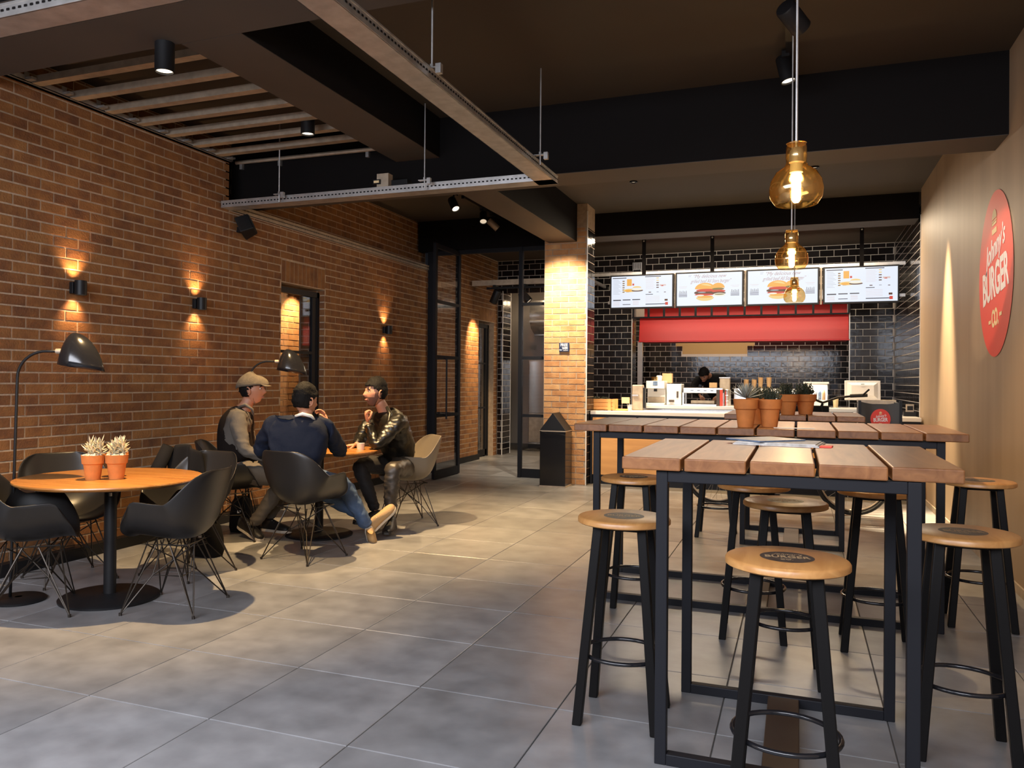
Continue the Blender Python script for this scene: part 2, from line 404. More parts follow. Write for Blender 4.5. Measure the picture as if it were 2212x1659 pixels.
def text(body, size, m, parent, name, loc, rot, shear=0, ext=0.0008, ax=1.0, bold=0.0):
    c = bpy.data.curves.new(name, 'FONT'); c.body = body; c.size = size; c.align_x = 'CENTER'; c.align_y = 'CENTER'
    c.shear = shear; c.extrude = ext; c.offset = bold; c.materials.append(M_[m]); c.resolution_u = 3
    key = (body, size, m, shear, ext, bold)
    if key not in _txt:
        t_ = bpy.data.objects.new('t', c); COL.objects.link(t_); me = bpy.data.meshes.new_from_object(t_.evaluated_get(bpy.context.evaluated_depsgraph_get()))
        bpy.data.objects.remove(t_); me.name = name; _txt[key] = me
    o = bpy.data.objects.new(name, _txt[key]); COL.objects.link(o); o.location = loc; o.rotation_euler = rot; o.scale = (ax, 1, 1)
    o.parent = parent; return o
# ------------------------------------------------------------------ the room
LX, RX = -4.96, 1.32
T = 0.62; OX, OY = -1.522, 2.600
# floor: joint bed and separate stoneware slabs
fl = struct('floor', MB().box(-7, 3.2, -3.2, 17.5, -0.2, -0.006), 'floor_joint', 'large grey stoneware floor with a thin dark joint grid', 'floor')
cells = []
for i in range(-9, 6):
    for j in range(-9, 24):
        u = OX+(i+.5)*T; v = OY+(j+.5)*T
        if v < 13.9: cells.append((u, v, T-0.005, T-0.005))
pieces(fl, cells, (0, 0, -0.006), (1, 0, 0), (0, 1, 0), (0, 0, 1), 0.006, 'floor', 'tile', jit=0)
# left wall
BP, BH, BJ = 0.217, 0.0757, 0.0125
NI = (7.09, 7.92, 0.0, 2.33)
SO = (7.09, 7.92, 2.33, 2.56)
wl = struct('wall_left', plane_quads(MB(), -3, 6.27, 0, 3.36, [], (LX-.006, 0, 0), (0, 1, 0), (0, 0, 1)), 'mortar', 'long orange brown brick wall with pale raised joints', 'wall')
mb = plane_quads(MB(), 6.27, 10.76, 0, 2.93, [NI], (LX-.006, 0, 0), (0, 1, 0), (0, 0, 1))
mb.box(-5.2, LX-.006, 6.2, 6.27, 2.93, 3.36); mb.box(-5.3, LX-.006, -3, 6.27, 3.345, 3.36)
# reveals of the opening
mb.add([(LX-.006, 7.92, 0), (-5.3, 7.92, 0), (-5.3, 7.92, 2.33), (LX-.006, 7.92, 2.33)], [(0, 1, 2, 3)])
mb.add([(LX-.006, 7.09, 0), (-5.3, 7.09, 0), (-5.3, 7.09, 2.33), (LX-.006, 7.09, 2.33)], [(3, 2, 1, 0)])
mb.add([(LX-.006, 7.09, 2.33), (-5.3, 7.09, 2.33), (-5.3, 7.92, 2.33), (LX-.006, 7.92, 2.33)], [(3, 2, 1, 0)])
mb.build('mortar_bed', 'mortar', wl)
cells = bond(2.2, 6.25, 0, 3.35, BP, BH, BJ, off=0.05)
cells += bond(6.25, 10.75, 0, 2.90, BP, BH, BJ, holes=[NI, SO], off=0.05+0.0)
k = 0
while NI[0]+k*BH < NI[1]-0.03:
    a = NI[0]+k*BH; cells.append((a+BH/2, (SO[2]+SO[3])/2+.004, BH-BJ, SO[3]-SO[2]-BJ)); k += 1
pieces(wl, cells, (LX-.006, 0, 0), (0, 1, 0), (0, 0, 1), (1, 0, 0), 0.005, 'brick', 'brick')
cr = bond(-5.28, LX, 0, 2.33, BP, BH, BJ)
rv = struct('trim_1', MB().box(-5.28, LX-.007, 7.921, 7.925, 0, 2.33), 'mortar', 'brick reveal at the far side of the wall opening', 'trim')
pieces(rv, cr, (0, 7.92, 0), (1, 0, 0), (0, 0, 1), (0, -1, 0), 0.006, 'brick', 'brick')
# recessed brick above the ledge
wu = struct('wall_upper_left', plane_quads(MB(), -3, 10.92, 2.9, 3.62, [], (-5.126, 0, 0), (0, 1, 0), (0, 0, 1)), 'mortar', 'set-back brick strip above the metal ledge, under the ceiling', 'wall')
pieces(wu, bond(3.0, 10.9, 2.97, 3.6, BP, BH, BJ), (-5.126, 0, 0), (0, 1, 0), (0, 0, 1), (1, 0, 0), 0.005, 'brick', 'brick')
# metal ledge and ceiling track on the wall
def channel(mb, p0, p1, n, hgt, dep):
    """perforated U profile: face plate towards n with lips"""
    p0, p1, n = Vector(p0), Vector(p1), Vector(n).normalized(); d = (p1-p0); L = d.length; d.normalize(); z = Vector((0, 0, 1))
    Mx = Matrix(((d.x, n.x, 0, p0.x), (d.y, n.y, 0, p0.y), (d.z, n.z, 1, p0.z), (0, 0, 0, 1)))
    mb.box(0, L, -dep, 0, 0, 0.003, Mx); mb.box(0, L, -0.003, 0, 0, hgt, Mx); mb.box(0, L, -dep, -dep+0.003, 0, hgt, Mx)
    mb.box(0, L, 0, 0.004, 0, 0.008, Mx); mb.box(0, L, 0, 0.004, hgt-0.008, hgt, Mx)
    return Mx, L
t2 = struct('trim_2', MB().box(-5.13, LX+.012, 6.28, 10.76, 2.905, 2.915), 'steel_dim', 'perforated metal ledge along the top of the far brick wall', 'trim')
m2 = MB(); channel(m2, (LX+.012, 10.76, 2.905), (LX+.012, 6.28, 2.905), (1, 0, 0), 0.065, 0.15); m2.build('face_plate', 'steel_dim', t2)
m3 = MB()
for k in range(220): m3.cbox((LX+.0135, 6.33+k*0.02, 2.94), (0.002, 0.008, 0.012))
o = m3.build('perforation', 'beam_black', t2); o['kind'] = 'stuff'
t3 = struct('trim_3', MB().box(-5.10, LX+.02, 2.5, 6.27, 3.360, 3.366), 'steel', 'thin metal wall track under the joists', 'trim')
m2 = MB(); m2.box(LX+.018, LX+.02, 2.5, 6.27, 3.36, 3.40); m2.build('lip', 'steel', t3)
# ceiling and beams
cl = struct('ceiling', MB().box(-5.4, 1.6, -3.2, 11.0, 3.6, 3.7).box(-6.6, 3, 10.9, 17, 3.455, 3.7), 'ceil', 'dark brown painted concrete ceiling', 'ceiling')
def beam(b, label):
    o = struct('ceiling_beam', MB().box(*b), 'beam_black', label, 'beam')
    MB().box(b[0]+.002, b[1]-.002, b[2]+.002, b[3]-.002, b[4]-.004, b[4]).build('soffit', 'beam', o); return o  # underside brown, sides near black
beam((-5.1, RX, 6.45, 6.86, 3.03, 3.6), 'deep dark beam across the whole room in front of the counter')
beam((-5.1, RX, 3.0, 3.74, 3.26, 3.6), 'dark cross beam nearest the street, over the first round table')
beam((-3.32, -2.90, 3.74, 6.45, 3.26, 3.6), 'brown lengthwise beam where the joists end')
beam((-3.02, -2.65, 6.86, 10.2, 3.12, 3.6), 'brown lengthwise beam running onto the brick pillar')
beam((-3.08, RX, 10.88, 11.30, 3.29, 3.6), 'black beam above the menu screens')
# header over the glazed partition
struct('trim_4', MB().box(-5.1, -3.08, 10.62, 10.76, 3.17, 3.6), 'beam_black', 'black header above the glass doors', 'trim')
# right wall
wr = struct('wall_right', MB().box(RX, RX+.16, -3, 10.70, 0, 3.6), 'rwall', 'smooth taupe side wall with a round red projected logo', 'wall')
MB().box(RX-.012, RX, -3, 10.7, 0, 0.06).build('skirting', 'steel_dim', wr)
MB().box(RX-.006, RX+.16, 10.70, 10.715, 0, 3.3).build('corner_bead', 'white', wr)
# street front behind the camera
wf = struct('window_1', MB().box(-5.3, 1.6, -1.15, -1.07, 3.0, 3.6).box(-5.3, 1.6, -1.15, -1.07, 0, 0.25), 'black', 'glazed street front behind the viewer', 'window')
for x in (-4.9, -3.8, -2.7, -1.6, -0.5, 0.6, 1.2): MB().cbox((x, -1.11, 1.6), (0.06, 0.06, 2.8)).build('mullion', 'black', wf)
MB().cbox((-1.8, -1.11, 2.3), (6.6, 0.06, 0.06)).build('transom', 'black', wf)
# brick pillar with its tiled kitchen side
pl = struct('pillar', MB().box(-3.08, -2.517, 10.206, 10.62, 0, 3.6), 'mortar', 'brick pillar under the beam beside the black bin', 'pillar')
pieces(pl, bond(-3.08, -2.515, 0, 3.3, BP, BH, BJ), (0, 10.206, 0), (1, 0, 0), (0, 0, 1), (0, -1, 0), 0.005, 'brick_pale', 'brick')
pieces(pl, bond(10.215, 10.62, 0, 3.3, 0.205, 0.1025, 0.008), (-2.517, 0, 0), (0, 1, 0), (0, 0, 1), (1, 0, 0), 0.004, 'tile', 'tile', jit=0.1)
MB().box(-2.52, -2.508, 10.2, 10.21, 0, 3.5).build('corner_bead', 'white', pl)
# passage behind the left wall opening
struct('wall_passage', plane_quads(MB(), 6.2, 10.0, 0, 2.9, [], (-6.006, 0, 0), (0, 1, 0), (0, 0, 1)), 'mortar', 'lit brick wall of the passage seen through the wall opening', 'wall')
wp = bpy.data.objects['wall_passage']
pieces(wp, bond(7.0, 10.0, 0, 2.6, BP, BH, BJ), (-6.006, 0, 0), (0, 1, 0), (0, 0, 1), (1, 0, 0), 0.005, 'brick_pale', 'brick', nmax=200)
struct('ceiling_passage', MB().box(-6.1, -5.14, 6.2, 10.0, 2.6, 2.7), 'beam', 'low dark ceiling of the passage', 'ceiling')
lamp('SPOT', (-5.75, 8.75, 2.5), 110, WARM, (-6.0, 8.9, 1.6), size=.02, spot=95, blend=.8, name='passage_spot')
def door_frame(n, y0, y1, x, top, label):
    d = struct('door_%d' % n, MB().box(x-.03, x+.03, y0, y0+.05, 0, top).box(x-.03, x+.03, y1-.05, y1, 0, top).box(x-.03, x+.03, y0, y1, top-.06, top), 'frame', label, 'door')
    MB().box(x-.02, x+.02, y1-.13, y1-.05, 0, top-.06).box(x-.02, x+.02, y0+.05, y0+.10, 0, top-.06).box(x-.02, x+.02, y0+.05, y1-.05, 0.02, 0.12).build('stile', 'frame', d)
    for z in (0.85, 1.62):
        MB().box(x-.018, x+.018, y0+.1, y1-.13, z-.015, z+.015).build('glazing_bar', 'frame', d)
    MB().box(x-.004, x+.004, y0+.1, y1-.13, 0.12, top-.06).build('pane', 'glass', d)
    return d
door_frame(1, 7.09, 7.92, -5.06, 2.30, 'glazed steel door set in the left brick wall')
# ------------- glazed partition towards the corridor
PT = 3.17
d2 = struct('door_2', MB().box(-4.965, -4.87, 10.66, 10.74, 0, PT).box(-3.58, -3.53, 10.64, 10.70, 0, PT).box(-4.87, -3.08, 10.66, 10.72, PT-.06, PT), 'frame', 'black steel glazed screen across the corridor mouth', 'door')
for x0, x1 in ((-4.87, -4.50), (-3.53, -3.09)):
    for z in (0.10, 0.85, 1.64, 2.38):
        MB().box(x0, x1, 10.66, 10.70, z-.02 if z > .2 else 0, z+.02).build('glazing_bar', 'frame', d2)
    MB().box(x0, x1, 10.676, 10.684, 0.1, PT-.06).build('pane', 'glass', d2)
    if x0 < -4: MB().box(-4.53, -4.49, 10.66, 10.72, 0, PT).build('stile', 'frame', d2)
dl = thing('glass_door', 'tall black framed glass door standing open at the corridor mouth', 'door', (-4.49, 10.72, 0))
dl['kind'] = 'structure'
L = 0.87
for a0, a1 in ((-L, -L+.06), (-.06, -0.0)):
    MB().box(-.02, .02, a0, a1, 0.01, PT-.02).build('stile', 'frame', dl)
for z0, z1 in ((0.01, 0.12), (0.83, 0.87), (1.62, 1.66), (2.36, 2.40), (PT-.08, PT-.02)):
    MB().box(-.018, .018, -L+.06, -.06, z0, z1).build('glazing_bar', 'frame', dl)
for z0, z1 in ((0.12, 0.83), (0.87, 1.62), (1.66, 2.36), (2.40, PT-.08)):
    MB().box(-.004, .004, -L+.06, -.06, z0, z1).build('pane', 'glass', dl)
MB().tube([(.055, -L+.30, .80), (.055, -L+.30, 1.62)], .013).tube([(.0, -L+.30, .85), (.055, -L+.30, .85)], .01).tube([(.0, -L+.30, 1.64), (.055, -L+.30, 1.60)], .01).build('handle', 'frame', dl, smooth=True)
# ------------- corridor
NC = (12.78, 13.52, 0, 2.34); SC2 = (12.78, 13.6, 2.34, 2.57)
wc = struct('wall_corridor', plane_quads(MB(), 10.76, 13.7, 0, 3.46, [NC], (-5.006, 0, 0), (0, 1, 0), (0, 0, 1)), 'mortar', 'brick corridor wall beyond the glass doors', 'wall')
mb = MB()
mb.add([(-5.006, 13.52, 0), (-5.2, 13.52, 0), (-5.2, 13.52, 2.34), (-5.006, 13.52, 2.34)], [(0, 1, 2, 3)])
mb.add([(-5.006, 12.78, 2.34), (-5.2, 12.78, 2.34), (-5.2, 13.52, 2.34), (-5.006, 13.52, 2.34)], [(3, 2, 1, 0)]); mb.build('reveal', 'mortar', wc)
cells = bond(10.76, 13.7, 0, 3.44, BP, BH, BJ, holes=[NC, SC2])
k = 0
while SC2[0]+k*BH < SC2[1]-0.03:
    cells.append((SC2[0]+(k+.5)*BH, (SC2[2]+SC2[3])/2+.004, BH-BJ, SC2[3]-SC2[2]-BJ)); k += 1
pieces(wc, cells, (-5.006, 0, 0), (0, 1, 0), (0, 0, 1), (1, 0, 0), 0.005, 'brick', 'brick')
struct('baseboard_corridor', MB().box(-5.0, -4.97, 10.8, 12.78, 0, 0.09), 'black', 'black skirting at the foot of the corridor brick', 'baseboard')
struct('baseboard_left', MB().box(LX, LX+.075, -3, 7.05, 0, 0.085), 'black', 'black boxed skirting along the left brick wall', 'baseboard')
struct('baseboard_left_far', MB().box(LX, LX+.03, 7.95, 10.7, 0, 0.085), 'black', 'black skirting between the wall opening and the glass doors', 'baseboard')
door_frame(3, 12.8, 13.50, -5.12, 2.30, 'closed glazed door at the far end of the corridor')
struct('wall_behind_door', MB().box(-5.9, -5.86, 12.3, 14.0, 0, 2.6), 'beige', 'dim wall behind the far corridor door', 'wall')
# black tiled wall plane: corridor end and kitchen back
TPU, TPV, TJ = 0.205, 0.1025, 0.009
holes = [(-4.90, -3.55, 0, 2.92), (-2.60, 0.73, 0.9, 2.62)]
wb = struct('wall_back', plane_quads(MB(), -5.0, RX+.02, 0, 3.46, holes, (0, 13.706, 0), (1, 0, 0), (0, 0, 1)), 'grout', 'black glazed tile wall behind the counter and menu screens', 'wall')
pieces(wb, bond(-5.0, RX+.02, 0, 3.45, TPU, TPV, TJ, holes=holes, off=0.03), (0, 13.706, 0), (1, 0, 0), (0, 0, 1), (0, -1, 0), 0.004, 'tile', 'tile', jit=.1)
for x in (-2.6, .73): MB().box(x-.008, x+.008, 13.695, 13.705, 0.9, 2.62).build('corner_bead', 'white', wb)
j1 = struct('trim_5', MB().box(-4.93, -4.906, 13.71, 14.13, 0, 2.92).box(-4.93, -3.55, 13.71, 14.1, 2.925, 2.95), 'grout', 'tiled jamb of the kitchen doorway', 'trim')
pieces(j1, bond(13.71, 14.13, 0, 2.92, TPU, TPV, TJ), (-4.906, 0, 0), (0, 1, 0), (0, 0, 1), (1, 0, 0), 0.004, 'tile', 'tile', jit=.1)
MB().box(-4.91, -4.898, 13.695, 13.705, 0, 2.92).box(-4.906, -4.896, 14.12, 14.13, 0, 2.92).build('corner_bead', 'white', j1)
j2 = struct('trim_6', MB().box(-2.63, -2.606, 13.71, 14.1, .9, 2.62), 'grout', 'tiled jamb left of the red hood', 'trim')
pieces(j2, bond(13.71, 14.1, .9, 2.62, TPU, TPV, TJ), (-2.606, 0, 0), (0, 1, 0), (0, 0, 1), (1, 0, 0), 0.004, 'tile', 'tile', jit=.1)
# right tiled side wall
ws = struct('wall_right_tiled', plane_quads(MB(), 10.715, 13.7, 0, 3.46, [], (RX+.026, 0, 0), (0, 1, 0), (0, 0, 1)), 'grout', 'black glazed side wall right of the counter', 'wall')
pieces(ws, bond(10.72, 13.7, 0.9, 3.45, TPU, TPV, TJ), (RX+.026, 0, 0), (0, 1, 0), (0, 0, 1), (-1, 0, 0), 0.004, 'tile', 'tile', jit=.1)
# kitchen room behind the hatch
WY = 16.4
bx = [(Yp(1460, 742, WY).x, Yp(1630, 745, WY).x), (Yp(1474, 765, WY).x, Yp(1614, 765, WY).x)]
bz = [(Yp(1500, 752.5, WY).z, Yp(1500, 735, WY).z+.4), (Yp(1500, 765, WY).z, Yp(1500, 752.5, WY).z)]
kh = [(bx[0][0], bx[0][1], bz[0][0], bz[0][1]), (bx[1][0], bx[1][1], bz[1][0], bz[1][1])]
wk = struct('wall_kitchen', plane_quads(MB(), -6, 3, 0, 3.46, kh, (0, WY+.006, 0), (1, 0, 0), (0, 0, 1)), 'grout', 'black tiled rear wall of the kitchen with a beige stepped patch', 'wall')
pieces(wk, bond(-4.8, 1.6, 0.8, 2.6, TPU, TPV, TJ, holes=kh), (0, WY+.006, 0), (1, 0, 0), (0, 0, 1), (0, -1, 0), 0.004, 'tile', 'tile', jit=.1)
MB().box(-2.4, 0.2, WY+.02, WY+.03, 1.5, 3.4).build('painted_patch', 'beige', wk)
struct('wall_kitchen_left', MB().box(-6.0, -5.95, 14.0, WY+.1, 0, 3.46), 'beam', 'dark left side of the kitchen', 'wall')
struct('wall_kitchen_right', MB().box(2.2, 2.25, 13.7, WY+.1, 0, 3.46), 'beam', 'dark right side of the kitchen', 'wall')
# ------------------------------------------------------------------ ceiling fittings
cg = struct('trim_7', MB().box(-3.36, -3.33, 3.74, 6.40, 3.37, 3.41), 'steel_dim', 'row of metal ceiling joists between the brick wall and the brown beam', 'trim')
for y in (4.15, 4.47, 4.79, 5.11, 5.43, 5.76, 6.06):
    m = MB(); m.box(-4.96, -3.33, y-.036, y+.036, 3.362, 3.365); m.box(-4.96, -3.33, y-.036, y-.033, 3.365, 3.41); m.box(-4.96, -3.33, y+.033, y+.036, 3.365, 3.41)
    m.build('joist', 'steel_dim', cg)
for y in (4.08, 4.39, 4.70, 5.02, 5.34, 5.62, 5.93, 6.21):
    MB().box(-4.95, -4.88, y-.02, y+.02, 3.367, 3.385).box(-4.95, -4.947, y-.02, y+.02, 3.367, 3.43).build('bracket', 'steel', cg)
tr = thing('cable_tray', 'suspended rectangle of perforated galvanised channel hanging below the ceiling', 'cable tray', (0, 0, 2.9))
def rail(p0, p1, n, dep=.15):
    m = MB(); Mx, L_ = channel(m, (*p0, 0), (*p1, 0), (*n, 0), .062, dep); m.build('channel', 'steel', tr)
    h = MB(); k = int(L_/0.035)
    for i in range(k): h.box(.02+i*.035, .036+i*.035, .003, .0042, .026, .036, Mx)
    o = h.build('perforation', 'beam_black', tr); o['kind'] = 'stuff'
rail((-1.79, 2.55), (-1.79, 6.27), (1, 0)); rail((-4.95, 6.12), (-1.79, 6.12), (0, -1)); rail((-4.95, 2.55), (-1.79, 2.55), (0, -1)); 
MB().box(-1.945, -1.785, 6.115, 6.275, .0, .004).build('corner_plate', 'steel', tr)
for px, py in ((933, 152), (1167, 338), (603, 422), (917, 392)):
    p = Zp(px, py, 2.96)
    MB().tube([(p.x, p.y, 0.0), (p.x, p.y, .70)], .006).build('hanger_rod', 'steel', tr, smooth=True)
    MB().cbox((p.x, p.y, .07), (.10, .035, .006)).cbox((p.x, p.y, .085), (.016, .016, .016)).cbox((p.x+.05, p.y-.02, .055), (.03, .03, .05)).build('clamp', 'steel', tr)
p = Dp(757, 400, 6.45)
b = MB().cbox((0, 0, .06), (.11, .08, .12)).build('junction_box', 'steel_dim', None); tag(b, 'open grey junction box standing on the far side of the suspended tray', 'electrical box'); b.location = (p.x, 6.20, 2.965)
MB().cbox((-.05, -.03, .05), (.07, .05, .04)).build('socket', 'black', b); MB().cbox((-.05, -.056, .05), (.05, .004, .02)).build('insert', 'cream', b)
p = Dp(797, 402, 6.4)
b = MB().cbox((0, 0, .03), (.15, .09, .05)).build('transformer', 'black', None, bevel=.004); tag(b, 'flat black transformer lying on the tray beside the grey box', 'transformer'); b.location = (p.x, 6.20, 2.966)
# conduit on the face of the deep beam
pa, pb = Yp(510, 352, 6.42), Yp(826, 320, 6.42)
cdt = thing('conduit_pipe', 'thin grey conduit pipe clipped to the front of the deep dark beam', 'pipe', (0, 0, 0))
MB().tube([pa, pb], .018).build('pipe', 'steel_dim', cdt, smooth=True)
for px in (521, 608, 795):
    q = pa.lerp(pb, (px-510)/316.); MB().cbox((q.x, 6.435, q.z-.035), (.03, .03, .06)).build('clip', 'steel', cdt)

def downlight(x, y, ztop, h, r, label, energy, target=None, spot=70, lens='lens', blend=.5):
    t = thing('ceiling_downlight', label, 'spotlight', (x, y, ztop-h), group=None)
    MB().lathe([(r*.86, .012), (r*.88, 0), (r, 0), (r, h)], 28, cap=False).lathe([(.001, h), (r, h)], 28, cap=False).build('body', 'black', t, smooth=True)
    MB().lathe([(.001, .012), (r*.86, .012)], 24, cap=False).build('lens', lens, t)
    lamp('SPOT', (x, y, ztop-h-.01), energy, WARM2, target or (x, y, 0), size=.025, spot=spot, blend=blend, parent=t, name='downlight')
    return t
DL1 = downlight(-3.40, 3.70, 3.26, .17, .055, 'black cylinder downlight under the cross beam above the first round table', E_DL1, (-3.65, 4.0, 0), 70, blend=.9)
q = Zp(665, 255, 3.40)
DL2 = downlight(q.x, q.y, 3.44, .17, .055, 'black cylinder downlight among the joists above the three seated men', E_DL2, (-3.35, 6.4, 0), 76, blend=1.0)
MB().tube([(0, 0, .17), (0, 0, .25)], .02).cbox((0, 0, .27), (.12, .12, .04)).build('mount', 'black', DL2)
def trackspot(name, p, d, r, L_, label, top, energy=0, spot=30, col=WARM2, blend=.9, lens='lens', body='black', lsize=.02):
    p = Vector(p); d = Vector(d).normalized(); t = thing(name, label, 'spotlight', p)
    q = d.to_track_quat('Z', 'Y').to_matrix().to_4x4()
    MB().lathe([(.001, -L_/2), (r*.9, -L_/2), (r, -L_/2+.01), (r, L_/2), (r*.88, L_/2), (r*.85, L_/2-.012)], 26, mx=q, cap=False).build('body', body, t, smooth=True)
    MB().lathe([(.001, L_/2-.012), (r*.85, L_/2-.012)], 24, mx=q, cap=False).build('lens', lens, t)
    MB().tube([(0, 0, 0), (0, .0, .06), (0, 0, top-p.z)], .011).build('arm', 'black', t, smooth=True)
    MB().cbox((0, 0, top-p.z-.02), (.05, .14, .04)).build('adapter', 'black', t)
    if energy:
        lamp('SPOT', p+d*(L_/2+.01), energy, col, p+d*3, size=lsize, spot=spot, blend=blend, parent=t, name='track_lamp')
    return t
# track with three heads in front of the glass doors
a, b_ = Zp(1000, 425, 3.58), Zp(1096, 470, 3.58)
tk = MB().box(a.x-.02, a.x+.02, a.y, b_.y+.4, 3.56, 3.6).build('lighting_track', 'black'); tag(tk, 'black lighting track on the ceiling before the glass doors', 'lighting track')
tx = a.x
def onx(px, py, x): r = ray(px, py); return CAM+r*(x/r.x)
p = onx(980, 441, tx); trackspot('track_spotlight', p, Vector((-1.75, 7.5, 0))-p, .05, .17, 'black track spotlight nearest the hanging tray, tilted down and right', 3.58, E_T1, 46)
p = onx(1044, 470, tx); trackspot('track_spotlight', p, Vector((-2.9, 7.6, 0))-p, .05, .16, 'track spotlight half hidden behind the bronze coloured one', 3.58, E_T2, 50, lens='lens_dim')
p = onx(1065, 485, tx); trackspot('track_spotlight', p, (.98, .55, -1.0), .045, .17, 'bronze looking track spotlight aimed at the brick pillar', 3.58, 0, lens='lens_dim', body='steel_dim')
lamp('SPOT', (-2.80, 9.45, 3.06), E_PIL, (1, .84, .62), (-2.80, 10.2, 2.15), size=.03, spot=84, blend=1.0, name='pillar_spot')
# two heads above the bar tables
tk = MB().box(-.09, -.05, 4.6, 6.44, 3.56, 3.6).build('lighting_track', 'black'); tag(tk, 'black lighting track on the ceiling above the high tables', 'lighting track')
p = Yp(1713, 38, 4.75)
G1 = trackspot('track_spotlight', p, (Vector((1.32, 6.83, 2.13))-p), .055, .17, 'black track spotlight behind the first pendant cord, aimed at the right wall', 3.58, E_GOBO, 17, (1, .8, .6), blend=.3)
p = Yp(1697, 150, 5.95)
G2 = trackspot('track_spotlight', p, Vector((.45, 5.75, 1.0))-p, .05, .18, 'black track spotlight pointing down between the two pendant cords', 3.58, E_T3, 66)
# ------------------------------------------------------------------ pendant lamps
def pendant(p, label, top=3.6, s=1.0, energy=12):
    t = thing('pendant_lamp', label, 'pendant lamp', p)
    prof = [(.031, .118), (.034, .108), (.035, .075), (.033, .055), (.040, .040), (.068, .020), (.085, -.010), (.090, -.040), (.086, -.068), (.070, -.092), (.068, -.094)]
    m = MB(); m.lathe([(r*s, z*s) for r, z in prof], 40, cap=False).build('glass_shade', 'amber', t, smooth='all')
    MB().lathe([(.012*s, .108*s), (.022*s, .095*s), (.025*s, .055*s), (.020*s, .05*s)], 20).build('socket', 'steel_dim', t, smooth=True)
    MB().lathe([(.020*s, .05*s), (.022*s, .02*s), (.014*s, .015*s)], 20).build('collar', 'cream', t, smooth=True)
    MB().lathe([(.012*s, .015*s), (.015*s, .0), (.015*s, -.075*s), (.008*s, -.085*s)], 16).build('filament_tube', 'bulb', t, smooth=True)
    MB().lathe([(.030*s, .116*s), (.034*s, .122*s), (.006, .128*s)], 20).build('cap', 'amber', t, smooth=True)
    MB().tube([(0, 0, .10*s), (0, 0, top-p[2])], .0042).build('cord', 'steel', t, smooth=True)
    lamp('POINT', (p[0], p[1], p[2]-.13*s), energy, WARM, size=.05, parent=t, name='pendant_light')
    return t
q = Dp(1720, 385, 2.86); pendant(q, 'amber glass pendant lamp nearest and largest, over the front high table')
q = Dp(1710, 545, 4.6); pendant(q, 'middle amber glass pendant lamp, seen between two menu screens')
q = Dp(1716, 630, 7.1); pendant(q, 'smallest and farthest amber glass pendant lamp, in front of the third menu screen')
# ------------------------------------------------------------------ wall lamps, speaker
def sconce(y, z, label):
    t = thing('wall_lamp', label, 'wall lamp', (LX+.003, y, z)); r = .042; h = .104
    for zz in (-h/2+.012, h/2-.012):
        MB().lathe([(.001, zz), (r*.86, zz)], 24, c=(.075, 0, 0), cap=False).build('lens', 'lens', t)
    MB().lathe([(r*.88, -h/2), (r, -h/2), (r, h/2), (r*.88, h/2), (r*.88, -h/2)], 28, c=(.075, 0, 0), cap=False).build('body', 'black', t, smooth=True)
    MB().box(0, .035, -.035, .035, -h/2+.01, h/2-.01).build('wall_plate', 'black', t, bevel=.003)
    for s_ in (-1, 1):
        L0 = Vector((LX+.070, y, z+s_*(h/2+.004)))
        lamp('SPOT', L0, E_SC, (1, .58, .26), L0+Vector((-.20, 0, s_*.5)), size=.02, spot=92, blend=1.0, parent=t, name='wall_lamp_light')
    return t
sconce(4.49, 1.985, 'black up and down wall lamp nearest the street, glowing on the brick')
sconce(5.79, 1.985, 'black up and down wall lamp between the two floor lamps')
sconce(9.32, 1.965, 'small black up and down wall lamp beyond the wall opening')
sp = thing('wall_speaker', 'small black wedge speaker on the brick under the metal ledge corner', 'speaker', (LX, 6.38, 2.74), 0)
Mx = Matrix.Rotation(-.5, 4, 'Y') @ Matrix.Rotation(.45, 4, 'Z')
m = MB(); m.add([(.02, -.11, -.08), (.02, .11, -.08), (.02, .11, .08), (.02, -.11, .08), (.15, -.075, -.08), (.15, .075, -.08), (.15, .075, .08), (.15, -.075, .08)],
   [(0, 1, 2, 3), (7, 6, 5, 4), (0, 4, 5, 1), (1, 5, 6, 2), (2, 6, 7, 3), (3, 7, 4, 0)], Mx); m.build('cabinet', 'black', sp, bevel=.01)
MB().cbox((.152, 0, 0), (.003, .13, .14), Mx).build('grille', 'rubber', sp); MB().cbox((.155, .03, -.05), (.002, .03, .008), Mx).build('badge', 'steel', sp)
MB().cbox((.02, 0, 0), (.05, .04, .05)).build('bracket', 'black', sp)
# ------------------------------------------------------------------ projected logo, its light painted as a flat decal on the right wall
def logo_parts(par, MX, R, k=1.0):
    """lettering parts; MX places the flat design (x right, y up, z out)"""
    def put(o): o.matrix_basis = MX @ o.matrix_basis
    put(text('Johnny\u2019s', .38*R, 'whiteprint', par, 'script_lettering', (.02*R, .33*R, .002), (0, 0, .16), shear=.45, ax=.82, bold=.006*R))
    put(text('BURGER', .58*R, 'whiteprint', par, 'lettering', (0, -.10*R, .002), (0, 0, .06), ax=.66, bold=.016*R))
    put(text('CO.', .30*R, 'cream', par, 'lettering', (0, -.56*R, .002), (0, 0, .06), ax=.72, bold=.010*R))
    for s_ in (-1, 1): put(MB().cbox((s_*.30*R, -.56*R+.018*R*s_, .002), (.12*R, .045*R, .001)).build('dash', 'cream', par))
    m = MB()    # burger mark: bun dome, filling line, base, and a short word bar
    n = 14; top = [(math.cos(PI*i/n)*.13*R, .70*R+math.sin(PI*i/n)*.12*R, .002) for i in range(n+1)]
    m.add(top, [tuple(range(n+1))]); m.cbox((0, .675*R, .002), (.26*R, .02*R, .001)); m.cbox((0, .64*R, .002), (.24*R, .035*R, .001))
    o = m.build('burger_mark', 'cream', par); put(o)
    m = MB(); m.cbox((0, .545*R, .002), (.26*R, .07*R, .001)); o = m.build('word_bar', 'cream', par); put(o)
